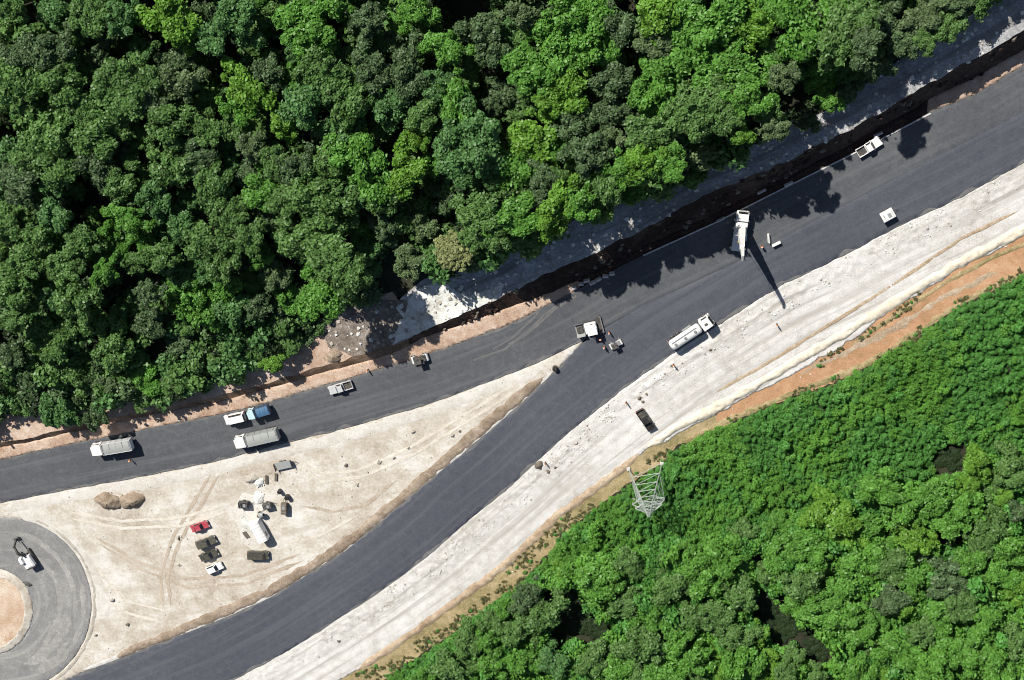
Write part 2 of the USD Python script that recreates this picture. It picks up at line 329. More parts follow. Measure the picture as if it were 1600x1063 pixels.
def triangulate(poly, spacing, seed=0):
    g = np.random.default_rng(seed)
    polys = [q for q in (poly.geoms if hasattr(poly, 'geoms') else [poly]) if q.area > 0.5]
    V, F, n = [], [], 0
    for q in polys:
        bnd = []
        for ring in [q.exterior, *q.interiors]:
            L = ring.length; k = max(4, int(L / (spacing * .7)))
            c = np.array(ring.coords)[:-1]
            if len(c) < k: 
                c = np.array([ring.interpolate(t).coords[0] for t in np.linspace(0, L, k, endpoint=False)])
            bnd.append(c)
        x0, y0, x1, y1 = q.bounds
        gx, gy = np.meshgrid(np.arange(x0, x1, spacing), np.arange(y0, y1, spacing * .87))
        gx[1::2] += spacing / 2
        p = np.stack([gx.ravel(), gy.ravel()], 1) + g.uniform(-.22, .22, (gx.size, 2)) * spacing
        inner = q.buffer(-spacing * .35)
        if not inner.is_empty:
            shapely.prepare(inner); p = p[shapely.contains_xy(inner, p[:, 0], p[:, 1])]
        pts = np.vstack(bnd + [p])
        tri = Delaunay(pts).simplices
        c = pts[tri].mean(1); shapely.prepare(q)
        tri = tri[shapely.contains_xy(q, c[:, 0], c[:, 1])]
        a, b, d = pts[tri[:, 0]], pts[tri[:, 1]], pts[tri[:, 2]]
        cr_ = (b[:, 0] - a[:, 0]) * (d[:, 1] - a[:, 1]) - (b[:, 1] - a[:, 1]) * (d[:, 0] - a[:, 0])
        tri = tri[np.abs(cr_) > 1e-9]; cr_ = cr_[np.abs(cr_) > 1e-9]
        tri[cr_ < 0] = tri[cr_ < 0][:, ::-1]
        V.append(pts); F.append(tri + n); n += len(pts)
    V, F = np.vstack(V), np.vstack(F)
    keep, inv = np.unique(F, return_inverse=True)
    return V[keep], inv.reshape(F.shape)

def sheet(name, poly, mat, zf, off, spacing=1.5, guide=None, skirt=0.0, kind='structure', label=None, seed=0, smooth=True, parent='/World'):
    v, f = triangulate(poly, spacing, seed)
    z = zf(v) + off
    uv = None
    v3 = np.column_stack([v, z])
    if guide is not None:
        gl = LineString(guide); pts = shapely.points(v)
        s = shapely.line_locate_point(gl, pts)
        uv = np.stack([s, shapely.distance(gl, pts)], 1)
    if skirt:
        e = np.sort(np.vstack([f[:, [0, 1]], f[:, [1, 2]], f[:, [2, 0]]]), 1)
        u, c = np.unique(e, axis=0, return_counts=True); be = u[c == 1]
        bi = np.unique(be); mp = {b: i + len(v3) for i, b in enumerate(bi)}
        low = v3[bi].copy(); low[:, 2] -= skirt
        v3 = np.vstack([v3, low])
        if uv is not None: uv = np.vstack([uv, uv[bi]])
        ff = []
        for a, b in be: ff += [(a, b, mp[b]), (a, mp[b], mp[a])]
        f = np.vstack([f, np.array(ff)])
    p = obj(name, (v3, f), mat, parent, smooth=True if smooth else False, uv=uv)
    tag(stage.GetPrimAtPath(p), label, None, None, kind)
    return p

frame = Polygon([(-190, -150), (190, -150), (190, 170), (-190, 170)])
flat = lambda xy: np.zeros(len(xy))

# ------------------------------------------------------------------ ground
big = trimesh.Trimesh([(-4000, -4000, -.5), (4000, -4000, -.5), (4000, 4000, -.5), (-4000, 4000, -.5)], [(0, 1, 2), (0, 2, 3)], process=False)
g = obj('ground', big, MAT['floor']); tag(stage.GetPrimAtPath(g), 'dark leafy ground beyond the road', None, None, 'structure')

# forest side
terr_low = PL([(560, 525), (600, 492), (625, 470), (660, 440), (700, 428), (740, 418), (790, 395), (840, 372), (930, 328), (1000, 305), (1060, 280), (1130, 248), (1220, 200), (1300, 165), (1400, 92), (1480, 40), (1560, -10), (1750, -110), (2000, -240), (2400, -460)], 3.5)
terrace_zone = Polygon(terr_low + [(cr_r[-1][0], cr_r[-1][1] - 40), (terr_low[0][0], cr_r[0][1] - 40)]).buffer(0).intersection(above_crest).intersection(frame)
soil_zone = Polygon(PL([(-700, 800), (-300, 722), (0, 640), (60, 632), (150, 632), (260, 622), (330, 600), (420, 560), (470, 530), (500, 500), (560, 470), (615, 455), (640, 500), (640, 560), (400, 700), (0, 790), (-700, 950)], 1.0)).buffer(0).intersection(above_crest).intersection(frame).difference(terrace_zone)
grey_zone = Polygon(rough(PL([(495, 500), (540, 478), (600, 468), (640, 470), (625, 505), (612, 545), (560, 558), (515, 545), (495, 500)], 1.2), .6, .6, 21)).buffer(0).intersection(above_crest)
white_zone = Polygon(rough(PL([(612, 520), (628, 500), (618, 482), (640, 466), (655, 452), (690, 436), (700, 446), (728, 462), (760, 455), (790, 440), (782, 462), (740, 486), (700, 503), (660, 519), (612, 540), (612, 520)], 2.0), .6, .6, 22)).buffer(0).intersection(above_crest)
soil_zone = soil_zone.difference(grey_zone).difference(white_zone)
terrace_zone = terrace_zone.difference(white_zone).difference(grey_zone)
forest_zone = above_crest.intersection(frame).difference(terrace_zone).difference(soil_zone).difference(grey_zone).difference(white_zone)
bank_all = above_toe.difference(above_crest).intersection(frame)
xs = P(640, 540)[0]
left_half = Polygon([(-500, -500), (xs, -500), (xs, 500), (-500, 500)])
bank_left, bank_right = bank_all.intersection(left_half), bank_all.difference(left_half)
shoulder = above_ru.difference(above_toe).intersection(frame)
sheet('forest_floor', forest_zone, MAT['floor'], z_upper, 0, 2.5, seed=1)
sheet('gravel_terrace', terrace_zone, MAT['terrace'], z_upper, 0, 1.0, guide=cr, seed=2)
sheet('soil_strip', soil_zone, MAT['pink'], z_upper, 0, 1.0, seed=3)
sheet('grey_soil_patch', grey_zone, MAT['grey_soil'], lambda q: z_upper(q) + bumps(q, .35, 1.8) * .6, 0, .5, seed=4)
sheet('white_limestone_patch', white_zone, MAT['white_rock'], lambda q: z_upper(q) + bumps(q, .3, 1.5) * .6, 0, .5, seed=5)
if bank_left.area > 1: sheet('low_soil_bank', bank_left, MAT['bank_soil'], z_upper, 0, .6, seed=6)
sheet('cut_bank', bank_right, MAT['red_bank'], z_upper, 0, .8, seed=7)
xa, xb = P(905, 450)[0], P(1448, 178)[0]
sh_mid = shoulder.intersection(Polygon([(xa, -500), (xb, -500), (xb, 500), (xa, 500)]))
sheet('road_shoulder', shoulder.difference(Polygon([(xa, -500), (xb, -500), (xb, 500), (xa, 500)])), MAT['pink'], z_low, 0.06, .8, skirt=.5, seed=8)
sheet('shaded_shoulder', sh_mid, MAT['red_bank'], z_low, 0.06, .8, skirt=.5, seed=8)  # same shoulder as above; tree and bank shade put in with dark soil colour

# roads
road_main = Polygon(ru_r + rll_r[::-1][:0] + [rll_r[-1]] + rll_r[::-1] + [rlu_r[-1]] + rlu_r[::-1] + rul_r[::-1]).buffer(0).intersection(frame)
split = Polygon(PL([(916, 529), (2500, -420), (2500, 900), (-600, 2000), (-600, 1200), (130, 1050), (600, 811)])).buffer(0)
mid_line = PL([(916, 529), (1000, 480), (1150, 410), (1330, 315), (1600, 175), (2000, -40), (2400, -260)])
ramp_zone = Polygon([tuple(q) for q in rlu_r[::-1]] + mid_line + rll_r[::-1]).buffer(0).intersection(road_main)
up_zone = road_main.difference(ramp_zone)
sheet('road', up_zone, MAT['asphalt'], flat, .2, 2.0, guide=ru, skirt=.35, seed=9)
sheet('ramp_road', ramp_zone, MAT['asphalt_dark'], flat, .2, 2.0, guide=rll, skirt=.35, seed=10)

# median sand, roundabout
median = Polygon(rul_r + rlu_r).buffer(0).intersection(frame)
C0 = (7, 945)
ring_px = [(C0[0] + 136 * math.cos(a), C0[1] + 136 * math.sin(a)) for a in np.linspace(-1.75, 1.30, 40)]
ring_px = [(-200, 800), (-60, 797)] + ring_px + [(92, 1066), (60, 1082), (-100, 1142), (-500, 1272)]
ring_poly = Polygon(PL(ring_px + [(-700, 1270), (-700, 900)])).buffer(0).intersection(median.union(Polygon(PL([(-600, 820), (40, 790), (60, 1075), (-600, 1290)]))).buffer(0))
ring_poly = Polygon(rough(list(ring_poly.exterior.coords), .22, .6, 31)).buffer(0)
ring_poly = (max(ring_poly.geoms, key=lambda q: q.area) if hasattr(ring_poly, 'geoms') else ring_poly).difference(road_main).intersection(frame)
isl_px = [(-14 + 66 * math.cos(a), 955 + 68 * math.sin(a)) for a in np.linspace(0, 2 * math.pi, 60)]
island = Polygon(rough(PL(isl_px), .3, .5, 33)).buffer(0)
berm_px = [(C0[0] + 141 * math.cos(a), C0[1] + 141 * math.sin(a)) for a in np.linspace(-1.35, 1.0, 40)]
sand_poly = median.difference(ring_poly)
sheet('sand_median', sand_poly, MAT['sand'], z_low, 0.02, 1.0, seed=11, skirt=.4, guide=rul)
sheet('roundabout', ring_poly.difference(island), MAT['ring'], flat, .1, 1.0, guide=PL([(C0[0] + 100 * math.cos(a), C0[1] + 100 * math.sin(a)) for a in np.linspace(-2.2, 2.2, 60)]), skirt=.3, seed=12)
def z_island(q):
    d = shapely.distance(island.exterior, shapely.points(q)); return .15 + np.minimum(d / 2.0, 1) * .5 + bumps(q)
isl_edge = island.difference(island.buffer(-1.9))
sheet('island_rim', isl_edge, MAT['sand'], z_island, 0, .6, skirt=.4, seed=13)
sheet('roundabout_island', island.buffer(-1.9), MAT['island'], z_island, 0, .8, seed=14)

# berm of earth round the roundabout, pale verges, the brown strip along the ramp
def ridge(name, line, width, height, mat, base, seed, label=None, taper=True):
    """a low windrow of loose earth along a line"""
    l = LineString(line); n = int(l.length / .6); k = 11
    d = np.linspace(0, l.length, n)
    p = np.array([l.interpolate(t).coords[0] for t in d]); t = np.gradient(p, axis=0); t /= np.linalg.norm(t, axis=1, keepdims=True)
    nr = np.stack([-t[:, 1], t[:, 0]], 1)
    w = width * (.35 + 1.3 * meshkit.fbm(np.stack([d / 2.6, d * 0 + seed, d * 0], 1), 4, seed))
    hh = height * (.25 + 1.5 * meshkit.fbm(np.stack([d / 1.8, d * 0 + seed + 5, d * 0], 1), 4, seed + 1))
    p = p + nr * ((meshkit.fbm(np.stack([d / 3.5, d * 0 + seed + 9, d * 0], 1), 3, seed + 2) - .5) * width * .9)[:, None]
    if taper: 
        e = np.minimum(np.minimum(d, l.length - d) / 4, 1); hh = hh * e; w = w * (.3 + .7 * e)
    V = []
    for j in range(k):
        u = j / (k - 1) * 2 - 1
        q = p + nr * (u * w / 2)[:, None]
        z = base + hh * (1 - u * u) - (.15 if abs(u) == 1 else 0) + bumps(q, .30 * height, .7) * (abs(u) < 1)
        V.append(np.column_stack([q, z]))
    V = np.stack(V, 1).reshape(-1, 3)
    F = []
    for i in range(n - 1):
        for j in range(k - 1):
            a = i * k + j; F += [(a, a + k, a + k + 1), (a, a + k + 1, a + 1)]
    m = trimesh.Trimesh(V, np.array(F), process=False)
    if m.face_normals[:, 2].mean() < 0: m.invert()
    pth = obj(name, m, mat, smooth=True); tag(stage.GetPrimAtPath(pth), label, None, None, 'structure')

def band(name, px, width, mat, seed, zf=None, off=.03, amp=.35, rel=.12, clip=None):
    """a strip of loose earth with ragged edges lying along a line"""
    l = LineString(PL(px)); n = max(8, int(l.length / .5)); d = np.linspace(0, l.length, n)
    p = np.array([l.interpolate(t).coords[0] for t in d]); t = np.gradient(p, axis=0); t /= np.linalg.norm(t, axis=1, keepdims=True)
    nr = np.stack([-t[:, 1], t[:, 0]], 1)
    f = lambda k: (meshkit.fbm(np.stack([d / 2.0, d * 0 + seed * 3.1 + k, d * 0], 1), 4, seed + k) - .5) * 2
    e = np.minimum(np.minimum(d, l.length - d) / 3, 1) * .9 + .1
    a_ = p + nr * ((width / 2 * (1 + amp * 1.6 * f(1))) * e)[:, None]; b_ = p - nr * ((width / 2 * (1 + amp * 1.6 * f(2))) * e)[:, None]
    poly = Polygon(np.vstack([a_, b_[::-1]])).buffer(0)
    if clip is not None: poly = poly.intersection(clip)
    if poly.area < 1: return
    def z(q):
        base = (zf or z_low)(q); dd = shapely.distance(poly.boundary, shapely.points(q))
        return base + np.minimum(dd / .5, 1) * rel * (.3 + 1.4 * meshkit.fbm(np.column_stack([q / .7, q[:, 0] * 0]), 3, seed))
    sheet(name, poly, mat, z, off, .45, seed=seed)
band('earth_berm', berm_px, .8, MAT['stone'], 3, rel=.22, off=.03, amp=.7)
for k, (r, a0, a1, w) in enumerate([(112, -1.5, .2, 1.0), (88, -1.1, .9, 1.3), (124, -.4, 1.0, .9), (98, .1, 1.25, 2.2), (116, .5, 1.2, 2.0)]):
    band('dust_arc', [(C0[0] + r * math.cos(a), C0[1] + r * math.sin(a)) for a in np.linspace(a0, a1, 16)], w, MAT['ring_dust'], 100 + k, zf=flat, off=.106 + .005 * k, amp=.9, rel=.01, clip=ring_poly.difference(island))
band('pale_band', [(28, 800), (60, 812), (100, 838), (130, 872), (150, 915), (168, 965)], 4.0, MAT['pale_sand'], 4, rel=.06, clip=sand_poly)
band('pale_band', [(4, 795), (100, 776), (240, 753), (330, 733), (440, 706), (560, 676), (700, 632), (850, 574)], 2.6, MAT['pale_sand'], 5, rel=.05, off=.035, clip=sand_poly)
band('brown_band', [(180, 1028), (260, 995), (340, 960), (420, 925), (500, 877), (560, 836), (640, 768), (690, 724), (740, 681), (800, 630), (850, 590)], 2.4, MAT['brown'], 6, rel=.28, clip=sand_poly)
band('grey_band', [(130, 1047), (250, 1002), (340, 967), (420, 932), (470, 902), (540, 857), (600, 808), (650, 765), (720, 708), (770, 665), (820, 622), (865, 579)], 1.0, MAT['rubble'], 7, rel=.10, off=.04, clip=sand_poly)
band('pale_band', [(380, 770), (395, 800), (392, 838), (402, 860)], 7.0, MAT['pale_sand'], 14, rel=.05, off=.045, clip=sand_poly)

# gravel verge south of the road
verge = below_rll.difference(below_wsl).intersection(frame)
rll_l = LineString(rll)
def z_verge(q):
    d = shapely.distance(rll_l, shapely.points(q)); q3 = np.column_stack([q / .8, q[:, 0] * 0])
    fine = meshkit.fbm(q3, 3, 61) - .5
    edge = np.clip(1 - np.abs(d - 2.6) / 3.0, 0, 1)
    rut = -.10 * np.exp(-((d - 12.6) / .5) ** 2) - .07 * np.exp(-((d - 8.4) / .45) ** 2) - .06 * np.exp(-((d - 6.2) / .4) ** 2)
    return bumps(q) + fine * (.10 + .50 * edge) + .12 * edge + rut
sheet('gravel_verge', verge, MAT['white_gravel'], z_verge, .04, .5, guide=rll, seed=15, skirt=.5)
soil2 = below_wsl.difference(below_gr).intersection(frame)
xo0, xo1 = P(1120, 640)[0], P(1640, 640)[0]
mid_zone = Polygon([(xo0, -500), (xo1, -500), (xo1, 500), (xo0, 500)])
sheet('orange_soil_strip', soil2.intersection(mid_zone), MAT['orange'], z_low, .02, .8, seed=16)
sheet('dry_grass_strip', soil2.difference(mid_zone), MAT['tan_grass'], z_low, .02, .8, seed=17)
scrub_zone = below_gr.intersection(frame)
sheet('scrub_floor', scrub_zone, MAT['floor'], z_low, .0, 2.5, seed=18)
off_line = lambda pts, dy: [(x - dy * .55, y - dy) for x, y in pts]
VG = frame
band('cream_band', [(1660, 330), (1590, 364), (1500, 410), (1400, 470), (1300, 532), (1200, 590), (1120, 636), (1050, 672), (1010, 699)], 2.1, MAT['cream'], 8, rel=.40, off=.05)
band('gravel_band', [(1590, 330), (1500, 374), (1400, 442), (1300, 505), (1200, 567), (1120, 612)], .7, MAT['tan_soil'], 9, rel=.16, off=.05)
band('tan_band', [(560, 1046), (640, 992), (730, 928), (800, 874), (870, 807), (950, 748), (1000, 709)], 1.8, MAT['tan_soil'], 12, rel=.25, off=.05)
band('tan_band', [(1640, 368), (1560, 398), (1480, 440), (1400, 492), (1330, 540)], .9, MAT['tan_grass'], 13, rel=.2, off=.05)

band('weedy_edge', [(1650, 405), (1500, 474), (1420, 528), (1350, 572), (1250, 611), (1150, 652), (1060, 694)], 1.2, MAT['tan_grass'], 15, rel=.15, off=.05, amp=.9)
band('pale_wash', [(1250, 586), (1330, 545), (1400, 512), (1470, 466), (1560, 425)], 1.2, MAT['tan_soil'], 16, rel=.05, off=.045, amp=1.0)

def track(name, px, width, mat, seed):
    """a dusty wheel path lying on the asphalt"""
    l = rough(PL(px), .12, .5, seed)
    poly = LineString(l).buffer(width / 2, cap_style='flat')
    wid = rough([(0, 0), (1, 0)], 0, 1)
    sheet(name, poly.intersection(road_main.buffer(-.3)), mat, flat, .208 + .005 * (seed - 40), .7, seed=seed)
MAT['dust'] = ground_mat('asphalt_dust_look', [(0.35, (0.085, 0.088, 0.095)), (0.5, (0.12, 0.12, 0.12)), (0.65, (0.19, 0.185, 0.175))], 0.2, 0.9, 6.0, .1, None, .02)
for i, (px, w) in enumerate([([(900, 462), (868, 482), (845, 503), (822, 523), (795, 538)], .5), ([(880, 470), (850, 492), (830, 512), (790, 545), (740, 562)], .4), ([(842, 488), (800, 528), (770, 545)], .4)]):
    track('dust_track', px, w, MAT['dust'], 40 + i)

def fringe(name, line, seed, base, amp, clip):
    l = LineString(line); n = int(l.length / .6); d = np.linspace(0, l.length, n)
    p = np.array([l.interpolate(t).coords[0] for t in d]); t = np.gradient(p, axis=0); t /= np.linalg.norm(t, axis=1, keepdims=True)
    nr = np.stack([-t[:, 1], t[:, 0]], 1)
    w = np.maximum(0.02, base + amp * 2 * (meshkit.fbm(np.stack([d / 3.0, d * 0 + seed, d * 0], 1), 5, seed) - .5))
    poly = Polygon(np.vstack([p + nr * w[:, None], (p - nr * w[:, None])[::-1]])).buffer(0).intersection(clip)
    for q in (poly.geoms if hasattr(poly, 'geoms') else [poly]):
        pass
    sheet(name, poly, MAT['dust'], flat, .203, .5, seed=seed)
fringe('edge_dust', rll, 51, .35, 1.1, road_main); fringe('edge_dust', rul, 52, .30, 1.0, road_main); fringe('edge_dust', rlu, 53, .30, .9, road_main)
fringe('edge_dust', ru[:14], 54, .25, .9, road_main)
MAT['rut_dark'] = ground_mat('rut_dark_look', [(0.38, (0.27, 0.215, 0.16)), (0.50, (0.38, 0.325, 0.26)), (0.62, (0.47, 0.42, 0.35))], 0.1, 0.5, 2.5, .6)
MAT['rut_pale'] = ground_mat('rut_pale_look', [(0.38, (0.42, 0.37, 0.30)), (0.50, (0.53, 0.49, 0.425)), (0.62, (0.61, 0.59, 0.55))], 0.1, 0.5, 2.5, .6)
RUTS = [([(60, 812), (120, 850), (165, 905), (200, 940), (260, 955)], 'pale'), ([(52, 820), (110, 862), (150, 918), (190, 955), (250, 972)], 'pale'), ([(150, 840), (220, 880), (290, 905), (380, 900), (470, 865)], 'dark'), ([(155, 850), (225, 892), (292, 918), (384, 912), (474, 876)], 'dark'),
        ([(330, 740), (300, 790), (270, 840), (250, 900), (255, 950)], 'dark'), ([(342, 742), (312, 793), (282, 842), (262, 900), (267, 948)], 'dark'), ([(460, 712), (500, 740), (560, 735), (640, 700), (740, 640), (820, 590)], 'pale'), ([(462, 724), (502, 752), (564, 746), (646, 710), (746, 650), (822, 600)], 'pale'),
        ([(470, 790), (520, 800), (570, 790), (620, 750)], 'dark'), ([(440, 850), (500, 838), (560, 805)], 'pale'), ([(110, 800), (190, 815), (280, 810), (350, 790)], 'pale'), ([(112, 810), (192, 826), (282, 822), (355, 800)], 'pale')]
for k, (px, tone) in enumerate(RUTS):
    band('wheel_rut', px, .75, MAT['rut_' + tone], 80 + k, rel=.03, off=.03 + .0045 * k, clip=sand_poly, amp=.6)

# ------------------------------------------------------------------ foliage
def leaf_cloud(centres, radii, n, size, g, up_bias=.35, shell=.55):
    """n leaf quads scattered over the shells of clumps"""
    centres, radii = np.asarray(centres, float), np.asarray(radii, float)
    wgt = radii ** 2 / (radii ** 2).sum()
    k = g.choice(len(radii), n, p=wgt)
    d = g.normal(size=(n, 3)); d[:, 2] = np.where(d[:, 2] < -.3, -d[:, 2], d[:, 2]); d /= np.linalg.norm(d, axis=1, keepdims=True)
    rr = radii[k] * (shell + (1.12 - shell) * g.random(n) ** .6) * np.where(g.random(n) < .12, g.uniform(1.0, 1.45, n), 1.0)
    pos = centres[k] + d * rr[:, None] * np.array([1, 1, .8])
    nrm = d * .8 + g.normal(size=(n, 3)) * .75 + np.array([0, 0, up_bias]); nrm /= np.linalg.norm(nrm, axis=1, keepdims=True)
    a = np.cross(nrm, g.normal(size=(n, 3))); a /= np.linalg.norm(a, axis=1, keepdims=True); b = np.cross(nrm, a)
    s = size * (.6 + .8 * g.random(n))[:, None]
    a, b = a * s * .5, b * s * .36
    v = np.stack([pos - a, pos - b * .9 + a * .1, pos + a, pos + b * .9 + a * .1], 1).reshape(-1, 3)
    i = np.arange(n) * 4
    f = np.vstack([np.stack([i, i + 1, i + 2], 1), np.stack([i, i + 2, i + 3], 1)])
    return v, f

def crown_mesh(seed, R, style):
    g = np.random.default_rng(seed)
    nc = {0: 26, 1: 34, 2: 20, 3: 28, 4: 60}[style]
    C, Q = [(0, 0, R * .18)], [R * .50]
    ph = g.uniform(0, 6.28, 3)
    for i in range(nc):
        a = g.uniform(0, 2 * math.pi); w = 1 + .26 * math.sin(2 * a + ph[0]) + .16 * math.sin(3 * a + ph[1]) + .10 * math.sin(5 * a + ph[2])
        r = R * math.sqrt(g.uniform(.02, 1)) * .84 * w
        z = R * .58 * math.sqrt(max(0, 1 - min(1, r / R) ** 2)) + g.normal() * R * .13 - R * .05
        q = R * g.uniform(.13, .30) * {0: 1, 1: .85, 2: 1.2, 3: .95, 4: .7}[style]
        sx, sy = (1.12, .9) if style == 3 else (1, 1)
        C.append((r * math.cos(a) * sx, r * math.sin(a) * sy, z)); Q.append(q)
    v, f = leaf_cloud(C, Q, 6400 if style != 4 else 15000, {1: .52, 4: .36}.get(style, .60), g)
    return trimesh.Trimesh(v, f, process=False), C, Q

def trunk_mesh(seed, R, H, C):
    """H: height of crown base centre below the crown origin (the trunk runs from z=-H up)"""
    g = np.random.default_rng(seed + 100)
    ms = [cyl((0, 0, -H), (g.normal() * .3, g.normal() * .3, 0), .34, 8, .17)]
    for i in g.choice(len(C) - 1, 6, replace=False) + 1:
        c = np.array(C[i]); ms.append(cyl((0, 0, -H * .25), c, .13, 5, .04))
    return cat(*ms)

ZONES = [((60, 50), 'in the top left corner'), ((60, 230), 'at the left edge above the middle'), ((60, 420), 'at the left edge halfway down'),
         ((90, 600), 'above the left soil bank'), ((215, 120), 'inland in the upper left forest'), ((190, 330), 'left of the largest round crown'),
         ((250, 500), 'above the grey dump trucks'), ((330, 80), 'at the top beside a black gap'), ((380, 260), 'in the heart of the left forest'),
         ((380, 500), 'behind the blue truck'), ((520, 80), 'at the top left of centre'), ((530, 250), 'in the middle of the upper forest'),
         ((510, 420), 'over the shaded grey soil'), ((660, 90), 'beside the widest top gap'), ((640, 330), 'uphill of the pale round tree'),
         ((740, 220), 'behind the road junction'), ((780, 340), 'right of the pale round tree'), ((860, 80), 'at the top middle'),
         ((900, 260), 'over the left shaded terrace'), ((1020, 80), 'at the top right of centre'), ((1050, 220), 'over the terrace behind the crane'),
         ((1150, 110), 'in the upper right forest'), ((1270, 80), 'toward the top right end'), ((1420, 40), 'in the last trees top right'),
         ((660, 1030), 'at the bottom beside the verge'), ((800, 970), 'at the wood margin by dry soil'), ((930, 900), 'south of the pylon'),
         ((1010, 1010), 'at the bottom of the lower wood'), ((1110, 900), 'left of the long black gap'), ((1120, 1020), 'at the bottom below the black gap'),
         ((1280, 930), 'right of the long black gap'), ((1330, 1030), 'at the bottom right of the gap'), ((1350, 800), 'at the green scrub edge'),
         ((1420, 900), 'in the middle lower right wood'), ((1540, 770), 'at the right beside the scrub'), ((1560, 900), 'at the right edge lower down'),
         ((1480, 1020), 'in the bottom right corner')]

